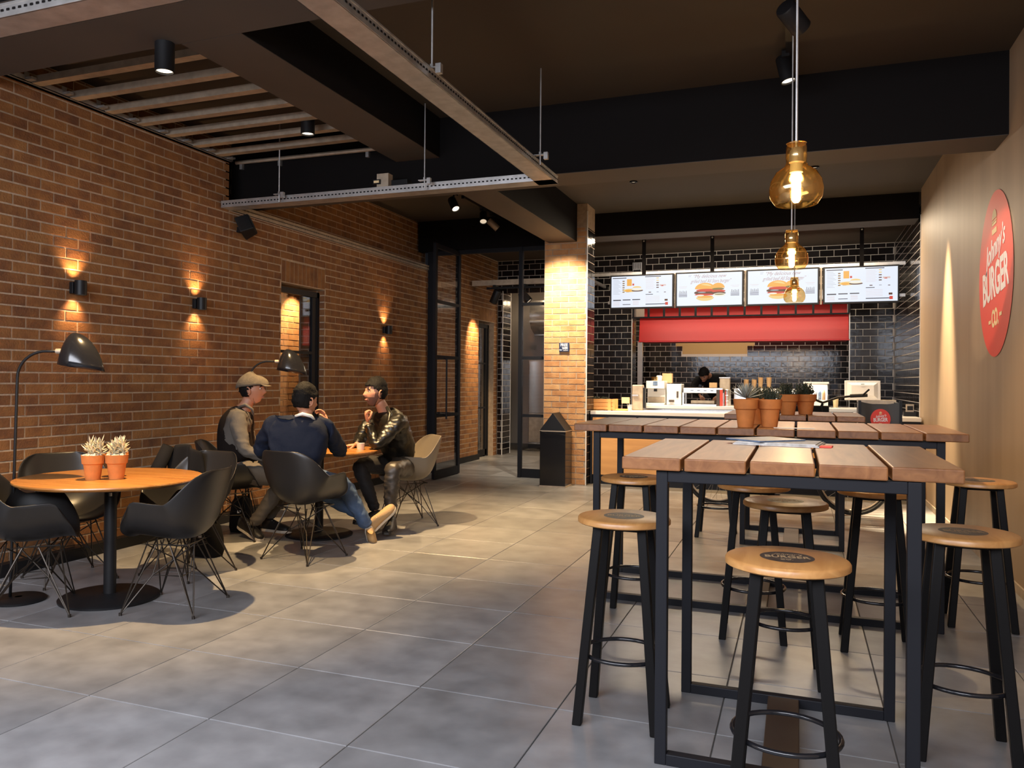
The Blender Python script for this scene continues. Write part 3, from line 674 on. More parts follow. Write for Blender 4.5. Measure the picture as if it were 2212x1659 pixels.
lg = thing('projected_logo', 'round red burger company logo, projected light painted flat on the taupe right wall', 'logo', (RX-.004, 6.83, 2.13))
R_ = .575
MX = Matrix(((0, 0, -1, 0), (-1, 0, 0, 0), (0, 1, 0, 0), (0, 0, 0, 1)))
m = MB(); n = 56; m.add([(math.cos(2*PI*i/n)*R_*.95, math.sin(2*PI*i/n)*R_*1.04, 0) for i in range(n)], [tuple(range(n))], MX); m.build('disc', 'redpaint', lg)  # disc colour stands in for the projected red light
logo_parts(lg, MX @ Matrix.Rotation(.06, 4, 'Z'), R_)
# ------------------------------------------------------------------ high tables
def bar_table(x0, n, y0, y1, ly, lx, label, gap=.012, pw=.205):
    P = .2135
    t = thing('high_table', label, 'table', (x0+n*P/2, (y0+y1)/2, 0)); ox, oy = t.location.x, t.location.y
    for i in range(n):
        a = x0+i*P-ox; dy = random.uniform(-.012, .012)
        MB().box(a, a+P-gap, y0-oy+dy, y1-oy+dy, 1.028, 1.072).build('plank', 'plank', t, bevel=.005)
    h = .02
    for y in ly:
        l, r = lx[0]-ox, lx[1]-ox; y_ = y-oy
        for x in (l, r): MB().box(x-h, x+h, y_-h, y_+h, 0, 1.026).build('leg', 'frame', t, bevel=.003)
        MB().box(l+h, r-h, y_-h, y_+h, .986, 1.026).build('top_rail', 'frame', t, bevel=.003)
        MB().box(l+h, r-h, y_-h, y_+h, 0.0, .04).build('foot_rail', 'frame', t, bevel=.003)
    cx = (lx[0]+lx[1])/2-ox
    MB().box(cx-.06, cx+.06, ly[0]-oy+h, ly[1]-oy-h, 0.002, .038).build('floor_beam', 'brownwood', t, bevel=.004)
    for x in (lx[0]-ox, lx[1]-ox): MB().box(x-.018, x+.018, ly[0]-oy+h, ly[1]-oy-h, .99, 1.026).build('side_rail', 'frame', t)
    return t
bar_table(-.575, 5, 2.87, 3.86, (2.91, 3.62), (-.44, .345), 'front high table of five thick planks on square black steel loops')
bar_table(-1.285, 10, 4.92, 5.93, (4.98, 5.70), (-1.155, .715), 'long middle high table of ten planks carrying two big terracotta pots')
bar_table(-.565, 5, 7.02, 7.95, (7.08, 7.80), (-.42, .33), 'far high table of five planks beside the delivery bicycle')
# ------------------------------------------------------------------ bar stools
def make_stool(label):
    t = thing('bar_stool', label, 'stool', (0, 0, 0), group=None); R = .183
    MB().lathe([(R-.006, .770), (R, .774), (R, .788), (R-.004, .794), (R-.010, .797), (.001, .797)], 44, cap=False).lathe([(.001, .770), (R-.006, .770)], 44, cap=False).build('seat', 'seatwood', t, smooth=True)
    lgo = MB().lathe([(.080, .7975), (.001, .7982)], 40, cap=False).build('seat_badge', 'cloth_badge', t)
    o = text('BURGER', .042, 'badge_text', t, 'lettering', (0, -.004, .7987), (0, 0, .1), ax=.85, bold=.001, ext=.0002)
    o = text('Johnny\u2019s', .025, 'badge_text', t, 'lettering', (0, .034, .7987), (0, 0, .1), shear=.4, ext=.0002)
    o = text('CO.', .022, 'badge_text', t, 'lettering', (0, -.042, .7987), (0, 0, .1), ext=.0002)
    for sx in (-1, 1):
        for sy in (-1, 1):
            m = MB(); a, b = .085, .150; h = .018
            m.add([(sx*b-h, sy*b-h, 0), (sx*b+h, sy*b-h, 0), (sx*b+h, sy*b+h, 0), (sx*b-h, sy*b+h, 0),
                   (sx*a-h, sy*a-h, .769), (sx*a+h, sy*a-h, .769), (sx*a+h, sy*a+h, .769), (sx*a-h, sy*a+h, .769)],
                  [(3, 2, 1, 0), (4, 5, 6, 7), (0, 1, 5, 4), (1, 2, 6, 5), (2, 3, 7, 6), (3, 0, 4, 7)])
            m.build('leg', 'black_wood', t, bevel=.004)
    rr = .158; zz = .255
    MB().tube([(rr*math.cos(2*PI*k/36), rr*math.sin(2*PI*k/36), zz) for k in range(36)], .0085, 8, closed=True).build('foot_ring', 'black_gloss', t, smooth='all')
    m = MB()
    for sx in (-1, 1):
        for sy in (-1, 1): m.sphere((sx*.131, sy*.131, zz), .012, 8, 6)
    m.build('bolt', 'steel_dim', t)
    m = MB(); m.box(-.1, .1, -.1, .1, .752, .769); m.build('seat_plate', 'black_wood', t)
    return t
M_['cloth_badge'] = mat('dark_seat_print', (0.045, 0.035, 0.03), 0.5, var=.3, scale=40)
M_['badge_text'] = mat('worn_seat_lettering', (0.32, 0.22, 0.12), 0.6)
ST = [(-.645, 3.26, 'bar stool left of the front high table, badge dark and unlit'),
      (-.028, 2.70, 'nearest bar stool, in front of the first high table'),
      (.565, 3.43, 'bar stool right of the front high table, seat brightly lit'),
      (-.050, 3.98, 'bar stool tucked behind the front high table, in line with its middle'),
      (-.860, 4.62, 'bar stool at the front left of the long middle table'),
      (-.215, 4.58, 'bar stool at the middle of the long table, left behind the tucked one'),
      (.375, 4.60, 'bar stool at the front right of the long middle table'),
      (.945, 5.28, 'bar stool beside the right end of the long table, close to the wall'),
      (-.655, 7.38, 'bar stool left of the far high table, only its legs showing')]
s0 = make_stool(ST[0][2]); s0.location = (ST[0][0], ST[0][1], 0); s0.rotation_euler = (0, 0, .02)
for x, y, l in ST[1:]: dup(s0, (x, y, 0), random.uniform(-.06, .06), l)
# ------------------------------------------------------------------ things on the high tables
def pot(loc, h, r, label, plant, kind, group=None, rz=0, seed=1, leafm='leaf_dark'):
    rnd = random.Random(seed)
    t = thing(kind, label, 'plant', loc, rz, group)
    s_ = h
    MB().lathe([(.62*r, 0), (.80*r, .62*s_), (.93*r, .66*s_), (r, s_), (.90*r, s_), (.88*r, .9*s_)], 32, cap=False).lathe([(.001, 0), (.62*r, 0)], 32, cap=False).build('pot', 'terracotta', t, smooth=True)
    MB().lathe([(.001, .90*s_), (.89*r, .90*s_)], 24, cap=False).build('soil', 'soil', t)
    m = MB()
    def leaf(base, d, L_, w_, th=.3, curl=.3):
        d = Vector(d).normalized(); u = d.cross(Vector((0, 0, 1)));
        if u.length < .1: u = Vector((1, 0, 0))
        u.normalize(); n_ = u.cross(d); pts = []
        for k, (f_, ww) in enumerate(((0, .35), (.35, 1), (.7, .85), (1, .05))):
            c = Vector(base)+d*L_*f_ + Vector((0, 0, 1))*curl*L_*f_*f_
            pts += [c-u*w_*ww*.5, c+n_*w_*ww*th, c+u*w_*ww*.5, c-n_*w_*ww*th*.6]
        fs = []
        for k in range(3):
            for q in range(4): fs.append((4*k+q, 4*k+(q+1) % 4, 4*k+4+(q+1) % 4, 4*k+4+q))
        m.add(pts, fs)
    top = s_*.92
    if plant == 'rosette':
        for i in range(46):
            a = i*2.399; e = .15+1.25*(i/46.)**.8
            leaf((0, 0, top+.02), (math.cos(a)*math.cos(e), math.sin(a)*math.cos(e), math.sin(e)), r*(1.5-.4*i/46.), r*.15, .35, .12)
    elif plant == 'bush':
        for c in range(36):
            a = rnd.uniform(0, 2*PI); rr = rnd.uniform(0, .8)*r; bx_, by_ = rr*math.cos(a), rr*math.sin(a); hh = rnd.uniform(.45, 1.25)*r
            ln = Vector((bx_*.5, by_*.5, 0))
            m.tube([(bx_, by_, top), (bx_+ln.x*.6, by_+ln.y*.6, top+hh)], .0025, 4)
            for q in range(16):
                f_ = .2+.8*q/16; aa = rnd.uniform(0, 2*PI)
                leaf((bx_+ln.x*.6*f_, by_+ln.y*.6*f_, top+hh*f_), (math.cos(aa), math.sin(aa), rnd.uniform(.2, 1.2)), r*.26, r*.085, .35, .1)
    else:  # cream succulents with pebbles
        for c in range(9):
            a = rnd.uniform(0, 2*PI); rr = rnd.uniform(.1, .75)*r; bx_, by_ = rr*math.cos(a), rr*math.sin(a); hh = rnd.uniform(.3, 1.25)*r
            m.tube([(bx_, by_, top), (bx_, by_, top+hh)], .003, 4)
            for i in range(12):
                aa = i*2.399; e = .1+1.2*(i/12.)
                leaf((bx_, by_, top+hh*(.5+.5*i/12)), (math.cos(aa)*math.cos(e), math.sin(aa)*math.cos(e), math.sin(e)), r*rnd.uniform(.5, .85), r*.15, .4, .15)
    m.build('foliage', leafm, t)
    if plant == 'cream':
        m2 = MB()
        for i in range(70):
            a = rnd.uniform(0, 2*PI); rr = math.sqrt(rnd.random())*.86*r
            m2.sphere((rr*math.cos(a), rr*math.sin(a), .93*s_+rnd.uniform(0, .012)), (rnd.uniform(.006, .011),)*3, 6, 4)
        o = m2.build('pebbles', 'pebble', t); o['kind'] = 'stuff'
    return t
z1 = 1.073
q = Dp(1610, 926, 4.76); A1 = pot((q.x, 5.02, z1), .163, .070, 'terracotta pot with a pale spiky rosette on the long middle table', 'rosette', 'potted_plant', seed=3, leafm='leaf_pale')
q = Dp(1663, 921, 4.86); pot((q.x, 5.12, z1), .163, .070, 'terracotta pot with a dark bushy succulent beside the pale rosette', 'bush', 'potted_plant', seed=4)
q = Dp(1585, 905, 5.2); pot((-.24, 5.42, z1), .163, .066, 'terracotta pot with dark sprigs half hidden behind the pale rosette', 'bush', 'potted_plant', seed=14)
pot((-.075, 7.13, z1), .165, .085, 'wide terracotta pot with dark sprigs at the left end of the far table', 'bush', 'potted_plant', seed=5)
pot((.060, 7.30, z1), .165, .085, 'terracotta pot with dark sprigs behind the wide one on the far table', 'bush', 'potted_plant', seed=6)
# newspaper and magazine
nw = thing('newspaper', 'folded newspaper lying on the front high table', 'newspaper', (-.07, 3.62, 1.0725), -.12)
MB().box(-.185, .155, -.02, .24, 0, .004).box(-.18, .15, -.015, .235, .005, .008).box(-.175, .14, -.01, .23, .009, .012).build('pages', 'paper', nw)
MB().box(.155, .20, .00, .07, 0, .006).build('red_corner', 'redpaint', nw, label='red printed corner sticking out')
mgz = MB().box(-.10, .10, -.13, .13, 0, .006).build('magazine', 'bluepaper', None); tag(mgz, 'blue covered magazine lying on the newspaper', 'magazine'); mgz.location = (-.13, 3.76, 1.0855); mgz.rotation_euler = (0, 0, -.75)
lf = MB().box(-.11, .11, -.02, .02, 0, .003).build('leaflet', 'white', None); tag(lf, 'pale leaflet lying by the two big pots on the long table', 'leaflet'); lf.location = (-.02, 5.02, 1.0735); lf.rotation_euler = (0, 0, .1)
# ------------------------------------------------------------------ round tables
def round_table(x, y, label, R=.53, z=.73):
    t = thing('round_table', label, 'table', (x, y, 0))
    MB().lathe([(.001, z-.026), (R-.03, z-.026), (R-.008, z-.018), (R, z-.008), (R-.002, z-.001), (R-.006, z), (.001, z)], 72, cap=False).build('tabletop', 'tabletop', t, smooth=True)
    MB().lathe([(.036, .02), (.036, z-.03)], 28, cap=False).build('column', 'black', t, smooth=True)
    MB().lathe([(.001, 0), (.285, 0), (.287, .012), (.270, .022), (.05, .030), (.04, .034)], 60, cap=False).build('base', 'black', t, smooth=True)
    MB().lathe([(.001, z-.034), (.13, z-.034), (.13, z-.0265), (.001, z-.0265)], 32, cap=False).build('top_plate', 'black', t)
    MB().cbox((.026, -.027, z-.10), (.012, .012, .02)).build('clip', 'steel', t)
    return t
round_table(-3.865, 3.79, 'round wooden pedestal table nearest the street, with three small pots')
round_table(-3.81, 6.02, 'round wooden pedestal table between the three seated men', R=.50)
for (x, y, l, sd) in ((-3.865, 3.655, 'front left terracotta pot with cream succulents on the round table', 11), (-3.765, 3.735, 'front right terracotta pot with cream pebbles and upright leaves on the round table', 12), (-3.86, 3.83, 'terracotta pot at the back of the trio on the round table', 13)):
    pot((x, y, .7305), .145, .066, l, 'cream', 'potted_succulent', seed=sd, leafm='leaf_cream')
# ------------------------------------------------------------------ shell chairs
def shell_mesh():
    prof = [(.235, .405), (.215, .425), (.12, .415), (0, .400), (-.10, .402), (-.17, .425), (-.215, .485), (-.245, .57), (-.268, .66), (-.285, .74), (-.296, .795), (-.302, .815)]
    W = [.245, .25, .26, .265, .270, .275, .278, .275, .262, .235, .185, .12]
    Lf = [.15, .20, .24, .240, .245, .235, .205, .160, .120, .085, .05, .02]
    TH = [90, 90, 90, 86, 76, 64, 48, 34, 24, 16, 10, 4]
    nu = 18; m = MB(); N = len(prof); vs_ = []; fs = []
    for i, (y, z) in enumerate(prof):
        for k in range(nu+1):
            u = -1+2*k/nu; au = abs(u)*PI/2
            x = W[i]*math.sin(au)*(1 if u >= 0 else -1); lift = Lf[i]*(1-math.cos(au))
            if au > 1.35: x *= 1+.06*(au-1.35)/.22
            armf = 1.0 if 2 <= i <= 5 else .0
            th = math.radians(TH[i]); vs_.append((x, y+math.cos(th)*lift-(.07*u**4 if i < 2 else 0), z+math.sin(th)*lift))
    for i in range(N-1):
        for k in range(nu): fs.append((i*(nu+1)+k, i*(nu+1)+k+1, (i+1)*(nu+1)+k+1, (i+1)*(nu+1)+k))
    return m.add(vs_, fs)
def make_chair(label, shellm='shell'):
    t = thing('shell_armchair', label, 'chair', (0, 0, 0))
    shell_mesh().build('shell', shellm, t, smooth='all', solid=.007, sub=1)
    r = .0042
    for sx in (-1, 1):
        for sy in (-1, 1):
            ft = Vector((sx*.225, sy*.215-.01, .008)); m = MB()
            m.tube([ft, (sx*.14, sy*.04, .385)], r, 6); m.tube([ft, (sx*.05, sy*.14, .385)], r, 6); m.tube([ft, (sx*.09, sy*.09, .20), (-sx*.02, -sy*.02+sy*.10, .385)], r, 6)
            m.tube([(ft.x, ft.y, .0), (ft.x, ft.y, .016)], .009, 8)
            m.build('leg', 'wire', t, smooth=True)
    m = MB(); m.tube([(-.09, -.09, .20), (.09, -.09, .20), (.09, .09, .20), (-.09, .09, .20)], r, 6, closed=True)
    m.tube([(-.09, -.09, .20), (.12, .12, .385)], r, 6); m.tube([(.09, -.09, .20), (-.12, .12, .385)], r, 6); m.tube([(-.09, .09, .20), (.12, -.12, .385)], r, 6); m.tube([(.09, .09, .20), (-.12, -.12, .385)], r, 6)
    m.build('cross_frame', 'wire', t, smooth=True)
    m = MB(); m.tube([(-.145, -.145, .388), (.145, -.145, .388), (.145, .145, .388), (-.145, .145, .388)], .006, 6, closed=True); m.build('seat_mount', 'wire', t, smooth=True)
    return t
def rzf(fx, fy): return math.atan2(-fx, fy)
c0 = make_chair('dark shell armchair at the near right of the first round table'); c0.location = (-3.38, 3.80, 0); c0.rotation_euler = (0, 0, rzf(-.97, -.25))
CH = [(-4.06, 3.42, (.72, .69), 'dark shell armchair cut by the left edge, nearest the street'),
      (-4.47, 4.05, (.92, -.39), 'shell armchair between the first round table and the brick wall'),
      (-3.87, 4.47, (-.1, -1), 'shell armchair behind the first round table with its back to the men'),
      (-4.40, 5.62, (.85, .5), 'dark shell armchair the man in the cap sits on'),
      (-3.42, 5.22, (.16, .98), 'dark shell armchair the man in the navy jacket sits on')]
for x, y, f_, l in CH: dup(c0, (x, y, 0), rzf(*f_), l)
cc = make_chair('shell armchair the man in the leather jacket sits on, its highlights painted grey', 'shell_lit'); cc.location = (-3.36, 6.80, 0); cc.rotation_euler = (0, 0, rzf(-.72, -.69))
# ------------------------------------------------------------------ floor lamps
def floor_lamp(base, s, label, lean=(0, 0)):
    t = thing('floor_lamp', label, 'lamp', base)
    r = Vector((_rt.x, _rt.y, 0)).normalized()      # arm direction, along the wall side
    H = 1.305*s
    MB().lathe([(.001, 0), (.15*s, 0), (.152*s, .012), (.14*s, .02), (.02, .024)], 40, cap=False).build('base', 'black', t, smooth=True)
    pts = [Vector((-.05*s*r.x, -.05*s*r.y, .02))+r*(.03*s*k/8)+Vector((0, 0, H*k/8)) for k in range(9)]
    top = pts[-1]; R = .17*s
    for k in range(1, 11):
        a = k/10*PI/2*1.02; pts.append(top+r*(R*(1-math.cos(a)))*1.0+Vector((0, 0, R*math.sin(a)*.95)))
    pts.append(pts[-1]+r*.06*s)
    MB().tube(pts, .0085*s, 8).build('pole', 'black', t, smooth='all')
    e = pts[-1]
    MB().tube([e-r*.005, e+r*.03*s], .016*s, 12).build('joint', 'steel_dim', t, smooth=True)
    L_ = .275*s; h = .20*s; n = 28; k2 = 9; m = MB(); vs_ = []; fs = []
    u = r; w_ = Vector((-r.y, r.x, 0)); z = Vector((0, 0, 1)); tilt = .16
    u2 = u*math.cos(tilt)-z*math.sin(tilt); z2 = z*math.cos(tilt)+u*math.sin(tilt)
    o_ = e+r*.012*s-z*.075*s
    for j in range(k2+1):
        c0 = c = math.cos(j/k2*PI/2); sn = math.sin(j/k2*PI/2)
        for i in range(n):
            a = 2*PI*i/n; bx_ = L_*(.42+.58*math.cos(a)) if math.cos(a) > 0 else L_*(.42+.42*math.cos(a)); by_ = .105*s*math.sin(a)*(1-.45*max(0, math.cos(a))**2)
            ax = L_*.24; c = c+(1-j/k2-c)*.6*max(0, math.cos(a))
            vs_.append(o_+u2*(ax+(bx_-ax)*c)+w_*by_*c+z2*h*sn); c = c0
    for j in range(k2):
        for i in range(n): fs.append((j*n+i, j*n+(i+1) % n, (j+1)*n+(i+1) % n, (j+1)*n+i))
    m.add(vs_, fs).build('lamp_shade', 'black_gloss', t, smooth='all', solid=.002)
    MB().sphere(o_+u2*L_*.36+z2*h*.4, .028*s, 12, 8).build('bulb', 'white', t, smooth=True)
    return t
b1 = Zp(40, 1297, 0); floor_lamp((b1.x, b1.y, 0), 1.0, 'black arc floor lamp with a hooded shade beside the first round table')
l2 = floor_lamp((-4.58, 6.10, 0), 1.0, 'black arc floor lamp behind the man in the cap')
# ------------------------------------------------------------------ bin, sign
bn = thing('waste_bin', 'tall black litter bin with a gabled top at the foot of the brick pillar', 'bin', (-2.85, 10.0, 0), .02)
w2, d2_ = .165, .17
MB().box(-w2, w2, -d2_, d2_, .015, .70).build('body', 'black_gloss', bn, bevel=.006)
MB().add([(-w2-.006, -d2_, .705), (w2+.006, -d2_, .705), (0, -d2_, .93), (-w2-.006, d2_, .705), (w2+.006, d2_, .705), (0, d2_, .93)], [(0, 1, 2), (5, 4, 3), (0, 2, 5, 3), (2, 1, 4, 5), (1, 0, 3, 4)]).build('lid', 'black', bn, bevel=.004)
MB().box(-w2-.004, w2+.004, -d2_-.004, d2_+.004, .695, .708).build('rim', 'steel_dim', bn)
MB().tube([(-w2, -d2_-.004, .70), (-.06, -d2_-.008, .665), (.02, -d2_-.008, .68), (w2, -d2_-.006, .65), (w2, -d2_-.004, .69)], .005, 6).build('bag_edge', 'black_gloss', bn, smooth=True)
MB().box(-w2-.004, w2+.004, -d2_-.004, d2_+.004, 0, .02).build('plinth', 'steel_dim', bn)
q = Yp(1219, 750, 10.19)
sg = thing('wifi_sign', 'small dark blue FREE WIFI sign on the brick pillar', 'sign', (q.x, 10.185, q.z))
MB().cbox((0, 0, 0), (.135, .012, .115)).build('plate', 'signblue', sg, bevel=.002)
text('FREE', .052, 'whiteprint', sg, 'lettering', (0, -.008, .027), (PI/2, 0, 0), ax=.9, bold=.001)
text('WIFI', .046, 'whiteprint', sg, 'lettering', (.012, -.008, -.016), (PI/2, 0, 0), ax=.8, bold=.001)
MB().cbox((-.045, -.007, -.035), (.03, .001, .01)).cbox((.02, -.007, -.042), (.06, .001, .004)).build('print', 'whiteprint', sg)

# recessed washer by the right wall
t = thing('recessed_downlight', 'tiny recessed downlight in the ceiling close to the right wall', 'spotlight', (1.02, 8.85, 3.585)); MB().lathe([(.03, 0), (.045, .0), (.045, .014)], 20, cap=False).build('ring', 'black', t, smooth=True); MB().lathe([(.001, .01), (.03, .01)], 16, cap=False).build('lens', 'lens_dim', t)
lamp('SPOT', (1.02, 8.85, 3.575), E_WASH, (1, .76, .46), (1.22, 8.85, 0), size=.03, spot=31, blend=.9, parent=t, name='washer_light')

for x, l in ((-1.75, 'small ceiling downlight lighting the left half of the counter front'), (.15, 'small ceiling downlight lighting the right half of the counter front')):
    t = thing('recessed_downlight', l, 'spotlight', (x, 9.25, 3.585)); MB().lathe([(.03, 0), (.045, .0), (.045, .014)], 20, cap=False).build('ring', 'black', t, smooth=True); MB().lathe([(.001, .01), (.03, .01)], 16, cap=False).build('lens', 'lens_dim', t)
    lamp('SPOT', (x, 9.25, 3.575), E_CNT, WARM2, (x, 9.95, .5), size=.03, spot=62, blend=.9, parent=t, name='counter_front_light')
# ------------------------------------------------------------------ counter
ct = thing('serving_counter', 'wood fronted serving counter with a white top running from the pillar to the right wall', 'counter', (-.6, 10.75, 0))
def cb(x0, x1, y0, y1, z0, z1): return MB().box(x0+.6, x1+.6, y0-10.75, y1-10.75, z0, z1)
cb(-2.505, RX-.02, 10.39, 11.12, .90, .945).build('worktop', 'white', ct, bevel=.004)
cb(-2.50, RX-.03, 10.42, 11.10, .12, .86).build('body', 'black', ct)
cb(-2.50, RX-.03, 10.44, 11.0, 0, .12).build('kickboard', 'black', ct)
cb(-2.50, RX-.03, 10.41, 11.0, .865, .90).build('top_rail', 'black', ct)
for k in range(3):
    a = -2.475+k*1.257; cb(a, a+1.25, 10.402, 10.42, .125, .862).build('panel', 'panelwood', ct)
cb(-2.505, -2.478, 10.398, 10.44, .0, .90).build('end_post', 'black', ct)
bc = thing('back_counter', 'stainless back counter behind the white serving top', 'counter', (-.6, 11.9, 0))
MB().box(-1.52, 1.80, -.36, .36, .955, 1.0).build('worktop', 'white', bc, bevel=.004); MB().box(-1.5, 1.78, -.32, .34, .0, .955).build('body', 'stainless', bc)
# ------------------------------------------------------------------ menu screens
TVY = 12.0
def tvpix(t, cx, w_, h_, items, lum=1.0):
    for (u0, u1, v0, v1, m) in items:
        MB().box(cx-w_/2+u0*w_, cx-w_/2+u1*w_, -.0335, -.033, h_/2-v1*h_, h_/2-v0*h_).build('print', m, t)
for nm, c in (('pk', (.05, .05, .07)), ('por', (.85, .42, .08)), ('pyl', (.85, .62, .25)), ('pr', (.62, .05, .03)), ('pbr', (.10, .035, .02)), ('pgy', (.35, .37, .42)), ('ppk', (.70, .55, .52)), ('pwh', (.85, .82, .70)), ('pgr', (.22, .17, .05))):
    M_[nm] = mat('screen_print_'+nm, (0, 0, 0), .5, emit=c, estr=1.0)
def burger(t, cx, cz, s, cut=False):
    def ell(x, z, rx, rz, m, a0=0, a1=2*PI, yy=0):
        n = 20; v = [(cx+x*s+rx*s*math.cos(a0+(a1-a0)*i/n), -.0338-yy, cz+z*s+rz*s*math.sin(a0+(a1-a0)*i/n)) for i in range(n+1)]
        MB().add(v, [tuple(range(n+1))]).build('burger_print', m, t)
    if cut == 'wide':
        ell(-.15, -.02, .20, .05, 'pyl'); ell(.05, .05, .13, .05, 'pyl', 0, PI); ell(.06, -.03, .17, .03, 'pbr', yy=.0004); ell(.06, .0, .16, .03, 'pwh', yy=.0006); ell(-.2, -.03, .1, .035, 'por', yy=.0008)
        return
    ell(-.08, .04, .25, .16, 'por', 0, PI); ell(-.08, .075, .17, .10, 'pyl', .3, PI-.9, .0003)
    ell(-.08, -.17, .22, .09, 'pyl', PI, 2*PI, .0002); ell(-.08, -.155, .20, .03, 'por', yy=.0003)
    ell(-.08, -.05, .27, .06, 'pbr', yy=.0005); ell(-.05, .01, .25, .035, 'pr', yy=.0007); ell(-.10, -.10, .24, .025, 'pr', yy=.0008); ell(-.2, -.12, .1, .02, 'pwh', yy=.001); ell(-.16, -.04, .10, .015, 'pgy', yy=.0011)
    ell(.24, .06, .16, .13, 'por', 0, PI, .0004); ell(.24, .035, .15, .03, 'pgr', yy=.0009); ell(.25, -.02, .17, .035, 'pr', yy=.001); ell(.25, -.07, .18, .035, 'pbr', yy=.0012); ell(.27, -.11, .15, .045, 'pwh', yy=.0013); ell(.27, -.10, .12, .015, 'pgr', yy=.0014)
def tv(x0, x1, z0, z1, kind, label):
    t = thing('menu_screen', label, 'screen', ((x0+x1)/2, TVY, (z0+z1)/2), 0, None); W, H = x1-x0, z1-z0
    MB().box(-W/2, W/2, -.028, .03, -H/2, H/2).build('housing', 'black', t, bevel=.004)
    MB().box(-W/2+.022, W/2-.022, -.0325, -.028, -H/2+.024, H/2-.022).build('display', 'screen', t)
    w_, h_ = W-.044, H-.046
    if kind == 'menu':
        it = [(.02, .25, .04, .065, 'pk'), (.56, .82, .02, .045, 'pk'), (.26, .34, .09, .31, 'por'), (.35, .38, .24, .30, 'pr'),
              (.03, .16, .75, .785, 'pk'), (.19, .32, .745, .775, 'pk'), (.35, .48, .74, .77, 'pk'), (.19, .32, .90, .92, 'pk'), (.57, .69, .59, .61, 'pk'), (.57, .89, .90, .925, 'pk'),
              (.89, .935, .86, .95, 'pr'), (.88, .93, .76, .82, 'pbr'), (.62, .66, .52, .545, 'pbr'), (.75, .785, .52, .54, 'pgy'), (.87, .90, .53, .55, 'pbr'), (.80, .90, .29, .34, 'ppk'), (.82, .86, .32, .35, 'pr'), (.25, .30, .50, .515, 'pgy')]
        for k in range(6): it.append((.185, .22, .14+.07*k, .165+.07*k, 'pbr')); it.append((.185, .22, .167+.07*k, .18+.07*k, 'pyl'))
        for k in range(5): it.append((.745, .785, .07+.075*k, .10+.075*k, 'pbr' if k > 1 else 'pyl'))
        for k in range(11): it.append((.03, .12+.02*(k % 3), .11+.045*k, .118+.045*k, 'pgy'))
        for k in range(9): it.append((.57, .70+.02*(k % 2), .10+.04*k, .106+.04*k, 'ppk'))
        for k in range(5):
            it.append((.03, .14, .82+.03*k, .828+.03*k, 'ppk')); it.append((.36, .46, .80+.03*k, .808+.03*k, 'ppk')); it.append((.57, .80, .66+.045*k, .667+.045*k, 'ppk'))
        tvpix(t, 0, w_, h_, it); burger(t, -.09, .03, .5, 'wide')
    else:
        burger(t, -.01, -.02, .56)
        it = []
        for sx in (.03, .83):
            for k in range(4): it.append((sx, sx+.13, .60+.035*k, .615+.035*k, 'pk' if k else 'pgy'))
            for k in range(5): it.append((sx+.012+.025*k, sx+.024+.025*k, .53+.015*(k % 2), .60, 'pgy'))
            it.append((sx, sx+.13, .40, .408, 'ppk')); it.append((sx+.02, sx+.12, .44, .446, 'ppk'))
        it.append((.18, .23, .05, .058, 'pgy')); it.append((.18, .22, .09, .098, 'pgy'))
        tvpix(t, 0, w_, h_, it)
        text('\u201cMy delicious new', .072, 'ppr', t, 'script_lettering', (.0, -.036, .185), (PI/2, 0, 0), shear=.45, ext=.0003, ax=.85)
        text('grilled beef All Stars burger\u201d', .072, 'ppr', t, 'script_lettering', (.02, -.036, .115), (PI/2, 0, 0), shear=.45, ext=.0003, ax=.66)
    return t
M_['ppr'] = mat('screen_print_script', (0, 0, 0), .5, emit=(.48, .33, .31), estr=1.0)
tv(-2.60, -1.675, 2.395, 2.895, 'menu', 'leftmost menu screen, listing burgers, partly beside the pillar')
tv(-1.65, -.715, 2.395, 2.900, 'burger', 'second menu screen from the left with two big burgers in full view')
tv(-.68, .262, 2.395, 2.900, 'burger', 'third menu screen from the left, burger picture partly behind the small pendant')
tv(.308, 1.232, 2.395, 2.895, 'menu', 'rightmost menu screen, listing burgers, beside the tiled side wall')
rl = thing('screen_rail', 'steel rail behind the four menu screens, hung from black ceiling poles', 'rail', (-.6, 12.08, 2.9))
MB().box(-2.45, 1.91, -.02, .02, .0, .045).build('bar', 'steel', rl); MB().box(-2.05, 1.91, -.02, .02, -.42, -.38).build('bar', 'steel', rl)
MB().box(-2.47, -2.43, -.02, 1.55, .0, .045).build('side_arm', 'steel', rl)
for px in (1390, 1538, 1862):
    q = Yp(px, 560, 12.0)
    MB().box(q.x+.6-.025, q.x+.6+.025, -.055, -.02, .0, .555).build('pole', 'beam_black', rl); MB().box(q.x+.6-.05, q.x+.6+.05, -.07, .0, .53, .55).build('ceiling_plate', 'black', rl)
    MB().sphere((q.x+.6, -.06, .49), .014, 8, 6).build('bolt', 'steel', rl)
for x in (-1.662, -.698, .285): MB().box(x+.6-.012, x+.6+.012, -.03, .0, -.50, .0).build('bracket', 'steel_dim', rl)
q = Yp(1376, 577, 13.55)
vb = thing('wall_box', 'small pale gridded box fixed on the black tiles above the leftmost screen', 'wall box', (q.x, 13.62, q.z))
MB().cbox((0, 0, 0), (.16, .12, .17)).build('housing', 'steel', vb, bevel=.01); MB().box(-.06, .06, -.066, -.06, -.075, -.045).build('slot', 'black', vb)
m = MB()
for k in range(5): m.box(-.06+.028*k, -.052+.028*k, -.064, -.06, -.03, .07)
o = m.build('grille', 'black', vb); o['kind'] = 'stuff'
